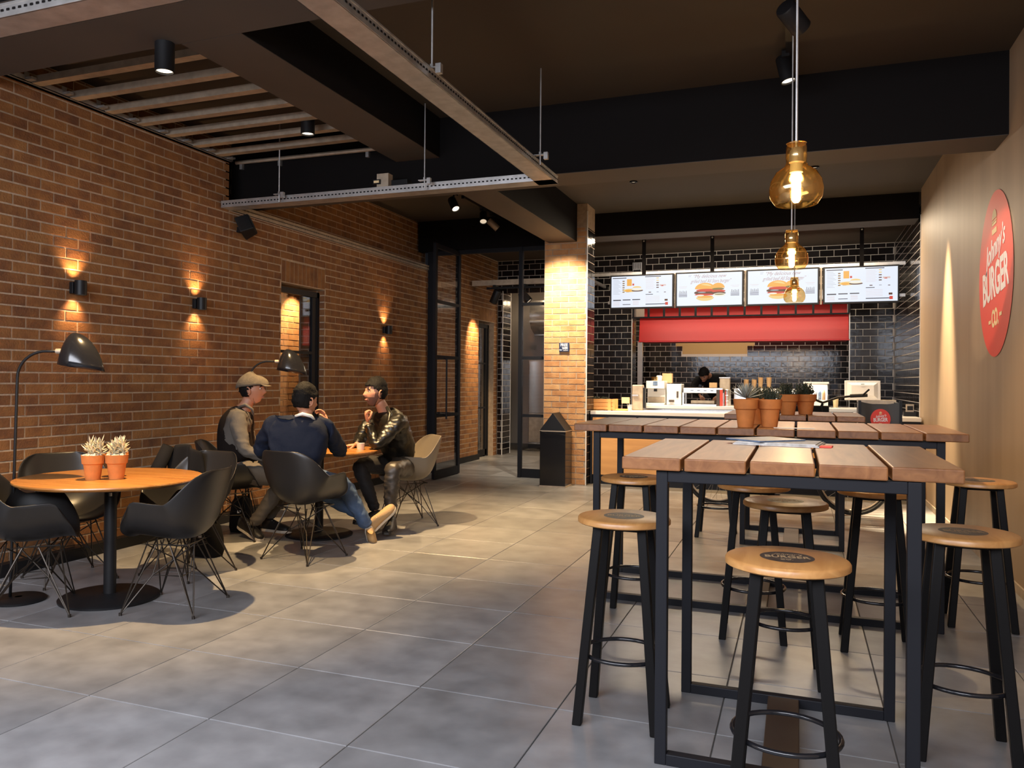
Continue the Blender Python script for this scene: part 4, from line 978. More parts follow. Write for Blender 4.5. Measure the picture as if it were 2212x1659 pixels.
# ------------------------------------------------------------------ red hood and its steel transom
hd = thing('extractor_hood', 'long glossy red extractor hood over the kitchen hatch', 'hood', (-.88, 13.9, 2.2))
Mx = Matrix.Identity(4)
MB().add([(-1.60, -.22, -.20), (1.60, -.22, -.20), (1.60, -.14, .19), (-1.60, -.14, .19), (-1.60, .6, -.20), (1.60, .6, -.20), (1.60, .6, .19), (-1.60, .6, .19)],
   [(0, 1, 2, 3), (5, 4, 7, 6), (4, 0, 3, 7), (1, 5, 6, 2), (3, 2, 6, 7), (4, 5, 1, 0)]).build('shell', 'red', hd, bevel=.006)
MB().box(-1.60, 1.60, .30, .34, .2, .46).build('upper_panel', 'red', hd); MB().box(-1.61, 1.61, -.225, -.20, -.215, -.2).build('lip', 'red', hd)
tf = thing('steel_transom', 'black steel grid of small openings just above the red hood', 'grid', (-.935, 13.68, 2.395))
MB().box(-1.66, 1.66, -.02, .02, -.012, .012).build('rail', 'frame', tf); MB().box(-1.66, 1.66, -.02, .02, .20, .222).build('rail', 'frame', tf)
for k in range(14): MB().box(-1.655+k*.2535, -1.623+k*.2535, -.02, .02, .012, .20).build('mullion', 'frame', tf)
ps = MB().box(-.04, .04, -.04, .04, -.5, .5).build('post', 'stainless', None); tag(ps, 'narrow steel upright just left of the red hood', 'post'); ps.location = (-2.47, 13.78, 1.5)
# ------------------------------------------------------------------ things on the counters
def on(px, py, Y): q = Yp(px, py, Y); return q
Y1 = 11.85; zb = 1.0
x0, x1 = on(1399, 850, Y1).x, on(1438, 850, Y1).x
cm = thing('coffee_machine', 'white bean to cup coffee machine with a blue display', 'coffee machine', ((x0+x1)/2, Y1, zb))
w_ = (x1-x0)/2
MB().box(-w_, w_, -.02, .3, 0, .34).box(-w_, w_, -.14, -.02, .23, .34).box(-w_, w_, -.14, -.02, 0, .025).build('body', 'white', cm, bevel=.006)
MB().box(-w_+.01, w_-.01, -.024, -.02, .03, .11).build('splash_plate', 'steel_dim', cm); MB().box(-.03, .035, -.144, -.14, .275, .335).build('display', 'bluepaper', cm)
MB().cbox((0, -.1, .21), (.04, .05, .04)).build('spout', 'black', cm); MB().lathe([(.05, .34), (.055, .40), (.03, .40)], 16, c=(-.04, .1, 0)).build('bean_hopper', 'amber', cm)
x0, x1 = on(1442, 850, Y1).x, on(1474, 850, Y1).x
m2 = thing('milkshake_machine', 'white drinks machine with a clear domed lid, right of the coffee machine', 'machine', ((x0+x1)/2, Y1, zb)); w_ = (x1-x0)/2
MB().box(-w_, w_, -.1, .2, 0, .30).build('body', 'white', m2, bevel=.01)
MB().lathe([(.001, .22), (.09, .20), (.10, .16)], 16, c=(.0, -.11, 0), cap=False).build('dome', 'glass', m2, smooth=True)
MB().cbox((-.03, -.12, .06), (.07, .04, .03)).build('drip_tray', 'brownwood', m2); MB().cbox((.05, -.105, .15), (.025, .01, .09)).build('window', 'brownwood', m2)
x0, x1 = on(1367, 850, 11.0).x, on(1390, 850, 11.0).x
mc = thing('steel_mixer', 'dark stainless spindle machine at the left end of the back counter', 'machine', ((x0+x1)/2, 10.98, .945)); w_ = (x1-x0)/2
MB().box(-w_, w_, -.04, .08, 0, .34).build('body', 'steel_dim', mc, bevel=.012); MB().cbox((-.02, -.07, .20), (.08, .04, .02)).build('lever', 'steel', mc); MB().box(w_, w_+.03, -.02, .06, .03, .30).build('side_panel', 'black', mc)
bxs = MB().cbox((0, 0, .1), (.14, .10, .14)).build('cardboard_box', 'cardboard', None, bevel=.004); tag(bxs, 'brown card box on top of the white machines', 'box'); q = on(1441, 817, 12.0); bxs.location = (q.x, 12.05, q.z-.1)
jr = MB().lathe([(.04, 0), (.045, .06), (.03, .075)], 14).build('white_jar', 'white', None, smooth=True); tag(jr, 'white jar on top of the coffee machine', 'jar'); q = on(1424, 822, 11.95); jr.location = (q.x, 11.95, 1.345)
# pass shelf with heat lamp
x0, x1 = on(1478, 840, Y1).x, on(1563, 840, Y1).x
ps = thing('pass_shelf', 'stainless heated pass shelf beside the white machines', 'shelf', ((x0+x1)/2, Y1+.05, zb)); w_ = (x1-x0)/2
MB().box(-w_, w_, -.16, .16, .175, .25).build('shelf_top', 'stainless', ps, bevel=.005); MB().box(-w_, w_, -.16, .16, .0, .02).build('tray', 'stainless', ps)
for s_ in (-1, 1): MB().box(s_*w_-.012, s_*w_+.012, -.15, -.13, 0, .18).box(s_*w_-.012, s_*w_+.012, .13, .15, 0, .18).build('upright', 'stainless', ps)
MB().box(-w_+.1, w_-.12, -.1, .1, .03, .07).build('drawer', 'steel_dim', ps)
m = MB()
for k in range(6): m.box(-w_+.1+k*.09, -w_+.14+k*.09, -.162, -.16, .205, .213)
o = m.build('vent_slots', 'black', ps); o['kind'] = 'stuff'
for i, (px, mt, l) in enumerate(((1552, 'brownwood', 'tall brown menu folder standing by the pass shelf'), (1558, 'redpaint', 'narrow red folder between the brown folder and the steel tins'))):
    q = on(px, 860, 11.7); o = MB().box(-.022+.01*i, .022-.008*i, -.08, .08, 0, .225).build('folder', mt, None); tag(o, l, 'folder'); o.location = (q.x, 11.70, zb)
q = on(1570, 860, 11.75)
for k in range(3):
    o = MB().lathe([(.05, 0), (.052, .07), (.048, .075)], 18).build('steel_tin', 'stainless', None, smooth=True); tag(o, ('lowest', 'middle', 'topmost')[k]+' of the stacked steel tins by the folders', 'tin', 'stacked steel tins'); o.location = (q.x, 11.80, zb+.077*k)
q = on(1566, 822, 12.1); o = MB().box(-.07, .07, -.06, .06, 0, .17).build('steel_canister', 'steel_dim', None, bevel=.01); tag(o, 'square steel canister behind the pass shelf', 'canister'); o.location = (q.x, 12.1, zb+.22)
MB().box(-.075, .075, -.065, .065, .165, .18).build('lid', 'steel', o); MB().box(-.06, .06, -.05, .05, -.22, 0).build('stand', 'steel_dim', o)
q = on(1543, 833, 12.1); o = MB().box(-.05, .05, -.05, .05, 0, .07).build('cardboard_box', 'cardboard', None); tag(o, 'small brown card box left of the square steel canister', 'box'); o.location = (q.x, 11.95, zb+.252)
# raised shelf with paper cups
q0, q1 = on(1585, 840, 12.15), on(1720, 840, 12.15)
sh = thing('pass_cabinet', 'long pale steel cabinet behind the potted plants', 'cabinet', ((q0.x+q1.x)/2, 12.3, zb)); w_ = (q1.x-q0.x)/2
MB().box(-w_, w_, -.12, .12, 0, .245).build('body', 'stainless', sh, bevel=.005); MB().box(-w_+.2, w_, -.125, -.12, .2, .24).build('trim_strip', 'white', sh)
for i, (px, z) in enumerate(((1612, .0), (1629, .0), (1643, .03), (1661, .03))):
    q = on(px, 828, 12.25)
    o = thing('cup_stack', ('leftmost', 'second', 'third', 'rightmost')[i]+' of four stacks of brown paper cups behind the plants', 'cups', (q.x, 12.25, zb+.246), 0, 'stacks of paper cups')
    for k in range(3):
        MB().lathe([(.024, .0), (.034, .08+z), (.036, .083+z)], 16, c=(0, 0, .022*k)).build('paper_cup', 'cardboard', o, smooth=True)
# lit glass cabinet and the till
x0, x1 = on(1737, 840, 12.05).x, on(1788, 840, 12.05).x
gd = thing('food_display', 'brightly lit glass food display left of the till', 'display cabinet', ((x0+x1)/2, 12.0, zb)); w_ = (x1-x0)/2
MB().box(-w_, w_, .12, .14, .1, .33).box(-w_, w_, -.12, .14, .0, .1).box(-w_-.01, w_+.01, -.12, .14, .32, .345).build('case', 'white', gd); MB().box(-w_, w_, -.12, -.115, .1, .32).build('front_pane', 'glass', gd)
for k in range(3): MB().lathe([(.02, .1), (.02, .2), (.008, .24)], 10, c=(w_-.05-.05*k, .02, 0)).build('bottle', ('cardboard', 'bluepaper', 'steel')[k], gd)
lamp('AREA', ((x0+x1)/2, 12.0, zb+.31), 4, (1, .85, .65), ((x0+x1)/2, 12.0, zb), size=.25, sizey=.12, parent=gd, name='display_light')
x0, x1 = on(1795, 840, 12.05).x, on(1816, 840, 12.05).x
o = MB().box(-(x1-x0)/2, (x1-x0)/2, -.1, .1, 0, .32).build('glass_case', 'glass', None); tag(o, 'narrow glass case between the lit display and the till', 'case'); o.location = ((x0+x1)/2, 12.05, zb)
MB().lathe([(.03, .0), (.035, .12)], 12).build('tumbler', 'cream', o)
x0, x1 = on(1821, 845, 11.4).x, on(1899, 845, 11.4).x
tl = thing('till', 'white till monitor seen from behind on the serving counter', 'till', ((x0+x1)/2, 11.15, .96)); w_ = (x1-x0)/2-.005; zt = .40
Mx = Matrix.Translation((0, 0, .28)) @ Matrix.Rotation(-.18, 4, 'X')
MB().box(-w_, w_, -.012, .012, -.12, .125, Mx).build('screen_back', 'white', tl, bevel=.006)
MB().add([(-w_*.85, -.012, -.1), (w_*.85, -.012, -.1), (w_*.85, -.012, .1), (-w_*.85, -.012, .1), (-w_*.62, -.05, -.07), (w_*.62, -.05, -.07), (w_*.62, -.05, .06), (-w_*.62, -.05, .06)], [(4, 5, 6, 7), (0, 1, 5, 4), (1, 2, 6, 5), (2, 3, 7, 6), (3, 0, 4, 7)], Mx).build('bulge', 'white', tl)
MB().box(-.10, .10, -.08, .12, .02-.035, .05-.035).box(-.03, .03, .01, .05, .02, .2).build('stand', 'steel', tl); MB().cbox((0, -.056, .07), (.04, .004, .012), Mx).build('badge', 'steel', tl)
q = on(1886, 818, 11.9); o = MB().box(-.06, .06, -.04, .04, 0, .08).build('black_device', 'black', None, bevel=.01); tag(o, 'small black device just behind the till', 'device'); o.location = (q.x, 11.9, 1.30)
MB().box(-.02, .02, -.02, .02, -.295, 0).build('post', 'black', o)
q = on(1965, 885, 11.0); ca = thing('card_reader', 'small dark clutter of card readers on the counter by the right wall', 'card reader', (q.x, 10.9, .946))
MB().box(-.08, .06, -.06, .06, 0, .05).build('base', 'black', ca, bevel=.005); MB().box(-.05, .03, -.03, .03, .05, .14).build('reader', 'steel_dim', ca); MB().box(-.04, .02, -.034, -.03, .07, .12).build('display', 'black', ca)
# wooden crate with succulents, board, dispenser, cup
x0, x1 = on(1273, 875, 10.75).x, on(1329, 875, 10.75).x
ck = thing('wooden_crate', 'small orange wood crate on the counter beside the pillar', 'crate', (x0+.19, 10.72, .946)); w_ = .17
for z in (.005, .055, .105):
    for y in (-.1, .09): MB().box(-w_, w_, y, y+.012, z, z+.045).build('slat', 'panelwood', ck)
for s_ in (-1, 1): MB().box(s_*w_-.012, s_*w_+.012, -.105, .105, 0, .15).build('end_panel', 'panelwood', ck)
for s_ in (-.9, .55): MB().box(s_*w_, s_*w_+.04, -.115, -.10, 0, .15).build('upright', 'panelwood', ck)
MB().box(-w_, w_, -.1, .1, .004, .01).build('bottom', 'panelwood', ck)
for i, (dx, l) in enumerate(((-.09, 'dark sprawling plant in the crate, nearest the pillar'), (.02, 'dark little plant in the middle of the crate'))):
    pot((x0+.19+dx, 10.73, .958), .11, .055, l, 'bush', 'potted_plant', seed=20+i)
o = MB().lathe([(.03, 0), (.034, .10), (.028, .13), (.012, .14)], 14).build('sauce_bottle', 'black', None, smooth=True); tag(o, 'black sauce bottle in the wooden crate', 'bottle'); o.location = (x0+.30, 10.75, .958)
o = MB().box(-.12, .10, -.07, .07, 0, .022).build('serving_board', 'panelwood', None, bevel=.003); tag(o, 'thin wooden board on the counter right of the crate', 'board'); q = on(1342, 885, 10.7); o.location = (q.x, 10.7, .946)
q = on(1351, 870, 10.9); dsp = thing('napkin_holder', 'wire holder with pale napkins behind the wooden board', 'napkin holder', (q.x, 10.92, .946))
MB().box(-.05, .05, -.03, .03, .09, .17).build('napkins', 'cream', dsp); MB().tube([(-.05, 0, 0), (-.05, 0, .1), (.05, 0, .1), (.05, 0, 0)], .004, 6).build('wire_frame', 'steel', dsp)
q = on(1362, 883, 10.65); o = MB().lathe([(.024, 0), (.032, .07)], 18).build('paper_cup', 'white', None, smooth=True); tag(o, 'small white cup with a lid at the left of the counter', 'cup'); o.location = (q.x, 10.6, .946)
MB().lathe([(.036, .07), (.036, .078), (.03, .082)], 18).build('lid', 'steel', o, smooth=True)
for i, px in enumerate((1425, 1510, 1568)):
    q = on(px, 889, 10.6); o = MB().box(-.15, .15, -.1, .1, 0, .0015).build('tray_mat', 'paper', None); tag(o, ('left', 'middle', 'right')[i]+' of three printed paper mats lying on the white counter', 'paper mat', 'paper mats on the counter'); o.location = (q.x, 10.75, .9455)
# kitchen equipment seen through the corridor
q = on(1137, 790, 15.3)
kh_ = thing('kitchen_hood', 'large rounded stainless extractor hood deep in the kitchen', 'hood', (-4.1, 15.2, 2.1))
m = MB(); pts = [(-.35+.0, .75), (-.42, .55), (-.42, .35), (-.33, .22), (-.12, .12)]
vs_ = []; fs = []
for x in (-.65, .75):
    for y, z in pts: vs_.append((x, y, z))
for i in range(4): fs.append((i, i+1, 6+i, 5+i))
m.add(vs_, fs); m.box(-.65, .75, -.12, .9, .10, .75); m.build('shell', 'stainless', kh_, smooth=True)
MB().tube([(-.1, -.05, .05), (.75, -.05, .05)], .11, 16).build('duct', 'stainless', kh_, smooth=True)
MB().box(-.65, .75, -.44, -.40, .33, .36).build('edge_strip', 'steel', kh_)
q0 = on(1103, 800, 15.0); fr = thing('steel_fridge', 'tall stainless fridge seen through the corridor glass', 'fridge', (-4.42, 15.1, 0))
MB().box(-.35, .42, -.3, .3, .12, 1.72).build('body', 'stainless', fr, bevel=.01); MB().box(-.33, .40, -.325, -.30, .72, 1.70).build('door', 'stainless', fr, bevel=.008); MB().box(-.33, .40, -.325, -.30, .16, .70).build('door', 'steel_dim', fr, bevel=.008); MB().box(-.35, .42, -.29, .3, 0, .12).build('plinth', 'black', fr)
dr = thing('kitchen_door', 'dark kitchen door with a small slit window', 'door', (-3.75, 15.4, 0)); dr['kind'] = 'structure'
MB().box(-.05, .85, 0, .05, 0, 2.1).build('leaf', 'brownwood', dr); MB().box(.06, .16, -.01, .0, 1.05, 1.62).build('window_pane', 'cream', dr); MB().box(.0, .03, -.05, 0, .9, 1.2).build('handle', 'steel', dr)
q = Zp(1015, 612, 2.9)
cdt = thing('corridor_duct', 'flat galvanised duct crossing the corridor under its ceiling', 'duct', (0, 12.36, 2.86)); MB().box(-4.95, -3.1, -.03, .03, 0, .085).build('duct', 'steel_dim', cdt); MB().box(-4.7, -3.4, -.02, .02, -.06, -.03).build('track', 'black', cdt)
q = Dp(1073, 640, 12.6)
trackspot('corridor_spotlight', (-4.55, 12.36, 2.68), (-.55, .25, -1), .065, .22, 'left black spotlight hanging from the corridor duct', 2.86, E_COR, 60)
trackspot('corridor_spotlight', (-4.05, 12.36, 2.66), (.8, .1, -.9), .065, .20, 'right black spotlight hanging from the corridor duct', 2.86, 0, lens='lens_dim')
# ------------------------------------------------------------------ delivery bicycle with crate
bk = thing('delivery_bicycle', 'black delivery bicycle parked in front of the counter', 'bicycle', (-.1, 9.1, 0))
Mb = Matrix.Rotation(-.12, 4, 'Z')
def wheel(x, R):
    m = MB(); m.tube([(x+R*math.cos(2*PI*k/48), 0, R+.022+R*math.sin(2*PI*k/48)) for k in range(48)], .020, 8, closed=True, mx=Mb); o = m.build('tyre', 'rubber', bk, smooth='all')
    MB().tube([(x+(R-.03)*math.cos(2*PI*k/48), 0, R+.022+(R-.03)*math.sin(2*PI*k/48)) for k in range(48)], .010, 6, closed=True, mx=Mb).build('rim', 'steel_dim', o, smooth='all')
    m = MB()
    for k in range(28):
        a = 2*PI*k/28; b = a+.35*(1 if k % 2 else -1)
        m.tube([(x+.025*math.cos(b), .03*(1 if k % 2 else -1), R+.022+.025*math.sin(b)), (x+(R-.03)*math.cos(a), 0, R+.022+(R-.03)*math.sin(a))], .0014, 4, mx=Mb)
    s_ = m.build('spokes', 'steel', o); s_['kind'] = 'stuff'
    MB().tube([(x, -.05, R+.022), (x, .05, R+.022)], .022, 10, mx=Mb).build('hub', 'steel_dim', o, smooth=True)
R = .33
wheel(-.72, R); wheel(.62, R)
fr_ = MB(); A = (-.72, 0, R+.02); B_ = (-.22, 0, .30); C_ = (-.36, 0, .82); D_ = (.36, 0, .88); E_ = (.40, 0, .74)
for a, b, r in ((A, B_, .010), (A, C_, .009), (B_, C_, .017), (C_, D_, .016), (B_, E_, .019), (D_, E_, .021)): fr_.tube([a, b], r, 8, mx=Mb)
fr_.tube([(.38, 0, .80), (.47, .0, .6), (.62, .06, R+.02)], .012, 8, mx=Mb); fr_.tube([(.38, 0, .80), (.47, 0, .6), (.62, -.06, R+.02)], .012, 8, mx=Mb)
fr_.build('frame', 'black', bk, smooth=True)
MB().tube([(-.37, 0, .82), (-.40, 0, .94)], .013, 8, mx=Mb).build('seat_post', 'steel', bk, smooth=True)
MB().sphere((-.42, 0, .96), (.13, .075, .028), 16, 8, mx=Mb).sphere((-.31, 0, .965), (.10, .03, .022), 12, 8, mx=Mb).build('saddle', 'black', bk, smooth=True)
MB().tube([(.36, 0, .86), (.33, 0, 1.10), (.34, 0, 1.12)], .014, 8, mx=Mb).build('stem', 'black', bk, smooth=True)
MB().tube([(-.10, -.26, 1.20), (.04, -.24, 1.22), (.22, -.18, 1.19), (.34, 0, 1.13), (.46, .17, 1.18), (.60, .22, 1.20), (.70, .24, 1.21)], .012, 8, mx=Mb).build('handlebar', 'black', bk, smooth='all')
MB().tube([(-.16, -.27, 1.19), (-.02, -.245, 1.215)], .019, 10, mx=Mb).tube([(.58, .215, 1.20), (.74, .245, 1.21)], .019, 10, mx=Mb).build('grips', 'rubber', bk, smooth=True)
MB().tube([(.70, .20, 1.21), (.76, .16, 1.27)], .009, 6, mx=Mb).tube([(.22, -.15, 1.17), (.10, -.12, 1.13)], .006, 6, mx=Mb).build('brake_levers', 'black', bk, smooth=True)
MB().sphere((.37, -.05, 1.0), .035, 10, 8, mx=Mb).build('lamp_body', 'stainless', bk, smooth=True); MB().sphere((.30, -.06, .97), .022, 10, 8, mx=Mb).build('bell', 'stainless', bk, smooth=True)
MB().lathe([(.001, -.006), (.09, -.006), (.09, .006), (.001, .006)], 28, mx=Mb @ Matrix.Translation(B_) @ Matrix.Rotation(PI/2, 4, 'X')).build('chainring', 'black', bk)
MB().tube([(-.22, -.05, .30), (-.10, -.06, .18)], .009, 6, mx=Mb).cbox((-.10, -.11, .175), (.09, .07, .02), Mb).tube([(-.22, .05, .30), (-.34, .06, .42)], .009, 6, mx=Mb).cbox((-.34, .11, .425), (.09, .07, .02), Mb).build('pedals', 'black', bk)
MB().tube([(-.25, .04, .28), (-.30, .18, .01)], .009, 6, mx=Mb).build('kickstand', 'steel_dim', bk)
MB().box(-.22, .40, -.012, .012, .74, 1.10, Mb).build('frame_panel', 'cloth_dark', bk, bevel=.01)
rk = MB(); 
for y in (-.12, .12): rk.tube([(.42, y, .86), (.98, y, .86)], .008, 6, mx=Mb); rk.tube([(.62, y*.5, R+.02), (.95, y, .86)], .007, 6, mx=Mb)
rk.build('front_rack', 'black', bk)
# tarpaulin sided crate on the rack
x0, x1 = on(1857, 890, 8.5).x, on(1946, 890, 8.5).x
bz0, bz1 = on(1900, 925, 8.5).z-.12, on(1900, 868, 8.5).z
crt = thing('banner_crate', 'black crate on the bicycle rack, wrapped in a banner with a round red logo', 'crate', ((x0+x1)/2, 8.72, bz0)); w_ = (x1-x0)/2; h_ = bz1-bz0
n = 12; m = MB(); vs_ = []; fs = []
for i in range(n+1):
    for j in range(6):
        u = -1+2*i/n; v = j/5; sag = .025*(1-u*u)*(v**3)
        vs_.append((u*w_*.97, -.215-.01*math.sin(i*1.3)*(1-v)+.02*(1-u*u)*v, v*h_-sag))
for i in range(n):
    for j in range(5): fs.append((i*6+j, (i+1)*6+j, (i+1)*6+j+1, i*6+j+1))
m.add(vs_, fs).build('banner', 'tarp', crt, smooth='all')
MB().box(-w_, w_, -.2, .2, 0, .02).box(-w_, -w_+.02, -.2, .2, 0, h_-.01).box(w_-.02, w_, -.2, .2, 0, h_-.01).box(-w_, w_, .18, .2, 0, h_-.01).build('crate_body', 'black', crt)
for sx in (-1, 1): MB().box(sx*w_-.012, sx*w_+.012, -.222, -.198, -.02, h_+.01).build('corner_post', 'black', crt)
MB().box(-w_, w_, .17, .2, h_-.03, h_+.01).build('back_rail', 'steel_dim', crt)
rl_ = .085; MXb = Matrix.Translation((w_*.02, -.2225, h_*.56)) @ Matrix.Rotation(PI/2, 4, 'X')
m = MB(); n = 36; m.add([(math.cos(2*PI*i/n)*rl_, math.sin(2*PI*i/n)*rl_*1.12, 0) for i in range(n)], [tuple(range(n))], MXb); m.build('logo_disc', 'redpaint', crt)
logo_parts(crt, MXb, rl_)
# ------------------------------------------------------------------ bags and jacket by the chairs
jk = thing('draped_jacket', 'dark jacket draped on the back of the chair behind the first table', 'jacket', (-4.10, 4.66, 0))
m = MB(); n1, n2 = 12, 10; vs_ = []; fs = []
for i in range(n1+1):
    for j in range(n2+1):
        u = -1+2*i/n1; v = j/n2
        vs_.append((u*.15*(1+.2*v), .02+.035*math.sin(u*7+v*3)+.03*v, .86-.40*v-.05*u*u*(1-v)))
for i in range(n1):
    for j in range(n2): fs.append((i*(n2+1)+j, (i+1)*(n2+1)+j, (i+1)*(n2+1)+j+1, i*(n2+1)+j+1))
m.add(vs_, fs).build('cloth', 'cloth_dark', jk, smooth='all', solid=.02, sub=1)
MB().tube([(-.13, .02, .84), (-.19, -.02, .68), (-.17, -.05, .52), (-.16, -.03, .44)], [.045, .05, .045, .035], 10).build('sleeve', 'cloth_dark', jk, smooth='all')
def bag(loc, s, label, rz=0):
    t = thing('shoulder_bag', label, 'bag', loc, rz)
    vs_ = []; m = MB()
    prof = [(0.9, 0), (1.0, .15), (.95, .5), (.8, .85), (.55, 1.0)]
    n = 20
    for r_, z in prof:
        for k in range(n):
            a = 2*PI*k/n; q = (abs(math.cos(a))**.6*(1 if math.cos(a) > 0 else -1), abs(math.sin(a))**.6*(1 if math.sin(a) > 0 else -1))
            vs_.append((q[0]*r_*s[0]/2, q[1]*r_*s[1]/2, z*s[2]))
    fs = [tuple(range(n))[::-1], tuple(4*n+k for k in range(n))]
    for i in range(4):
        for k in range(n): fs.append((i*n+k, i*n+(k+1) % n, (i+1)*n+(k+1) % n, (i+1)*n+k))
    m.add(vs_, fs).build('bag_body', 'cloth_dark', t, smooth=True)
    MB().tube([(-s[0]*.3, 0, s[2]*.95), (-s[0]*.25, .0, s[2]*1.35), (s[0]*.25, 0, s[2]*1.35), (s[0]*.3, 0, s[2]*.95)], .009, 6).build('strap', 'black', t, smooth='all')
    MB().cbox((0, -s[1]*.47, s[2]*.6), (.03, .01, .02)).build('buckle', 'steel', t)
    return t
bag((-4.13, 4.98, 0), (.26, .16, .26), 'black bag on the floor between the two round tables')
bag((-4.52, 5.90, 0), (.20, .20, .30), 'black bag beside the chair of the man in the cap', .4)
# kitchen and counter lights
lamp('AREA', (-.7, 11.1, 3.27), E_K1, (1, .80, .56), (-.7, 10.9, 0), size=3.4, sizey=.25, name='counter_light_row')
lamp('SPOT', (-1.6, 11.0, 3.2), E_K1*1.6, (1, .84, .62), (-1.7, 11.3, .95), size=.05, spot=60, blend=.8, name='counter_spot')
lamp('AREA', (-.9, 15.2, 3.3), E_K2, (1, .86, .7), (-.9, 15.2, 0), size=2.6, sizey=1.2, name='kitchen_light')
lamp('AREA', (-.9, 12.2, 2.86), E_HOOD, (1, .86, .7), (-.9, 13.75, 2.0), size=3.2, sizey=.15, name='hood_light')  # unseen area lamp behind the screens, added to brighten the red hood
lamp('AREA', (-4.0, 14.6, 3.2), E_K3, (1, .75, .48), (-4.0, 15.0, 0), size=1.2, sizey=.6, name='kitchen_corridor_light')
# ------------------------------------------------------------------ people
def skin_mesh(chains, sub=2):
    """chains: lists of (point, radius or (rx, ry)); points shared by value are welded"""
    vs_, rs, es, ix = [], [], [], {}
    for ch in chains:
        prev = None
        for p, r in ch:
            k = tuple(round(c, 4) for c in p)
            if k not in ix: ix[k] = len(vs_); vs_.append(k); rs.append(r)
            if prev is not None: es.append((prev, ix[k]))
            prev = ix[k]
    me = bpy.data.meshes.new('sk'); me.from_pydata(vs_, es, []); o = bpy.data.objects.new('sk', me); COL.objects.link(o)
    o.modifiers.new('s', 'SKIN'); d = me.skin_vertices[0].data
    for i, r in enumerate(rs): d[i].radius = r if isinstance(r, tuple) else (r, r)
    d[0].use_root = True
    sb = o.modifiers.new('u', 'SUBSURF'); sb.levels = sub
    dg = bpy.context.evaluated_depsgraph_get(); ev = o.evaluated_get(dg); m2 = ev.to_mesh()
    v = [tuple(x.co) for x in m2.vertices]; f = [tuple(p.vertices) for p in m2.polygons]
    ev.to_mesh_clear(); bpy.data.objects.remove(o); bpy.data.meshes.remove(me)
    return v, f
def head_fn(a, t, beard=0):
    """radius vector on the head: a azimuth (0 = face), t latitude"""
    ca, sa, ct, st = math.cos(a), math.sin(a), math.cos(t), math.sin(t)
    x, y, z = .096*ct*ca, .075*ct*sa, .118*st
    if z < -.01:
        k = min(1, (-z-.01)/.10); y *= 1-.34*k; x = x*(1-.10*k)+(.014*k if ca > 0 else .030*k)
    if z > .05: x -= .006
    if ca > 0:
        g = lambda y0, z0, sy, sz: math.exp(-((y-y0)/sy)**2-((z-z0)/sz)**2)
        x += .026*g(0, -.024, .011, .016)+.012*g(0, .0, .009, .02)
        x += .006*g(0, .030, .05, .010) - .012*g(.032, .010, .014, .010) - .012*g(-.032, .010, .014, .010)
        x += .007*g(0, -.058, .022, .006)+.006*g(0, -.070, .020, .006)+.008*g(0, -.098, .018, .014)-.004*g(0, -.064, .025, .003)
    return (x, y, z)
def head_mesh(mb, mx):
    n, m_ = 48, 36; vs_ = []; fs = []
    for i in range(m_+1):
        t = -PI/2+PI*i/m_
        for k in range(n): vs_.append(head_fn(2*PI*k/n, t))
    for i in range(m_):
        for k in range(n): fs.append((i*n+k, i*n+(k+1) % n, (i+1)*n+(k+1) % n, (i+1)*n+k))
    mb.add(vs_, fs, mx)
    for s_ in (-1, 1):
        E = mx @ Matrix.Translation((-.008, s_*.074, -.008)) @ Matrix.Rotation(s_*.35, 4, 'Z')
        mb.tube([(.016*math.cos(a*.9)-.002, s_*.006*(1+math.sin(a)), .030*math.sin(a*.9)) for a in [(-2.2+4.4*k/9) for k in range(10)]], .006, 6, mx=E)
        mb.sphere((0, s_*.002, 0), (.014, .007, .024), 8, 6, mx=E)
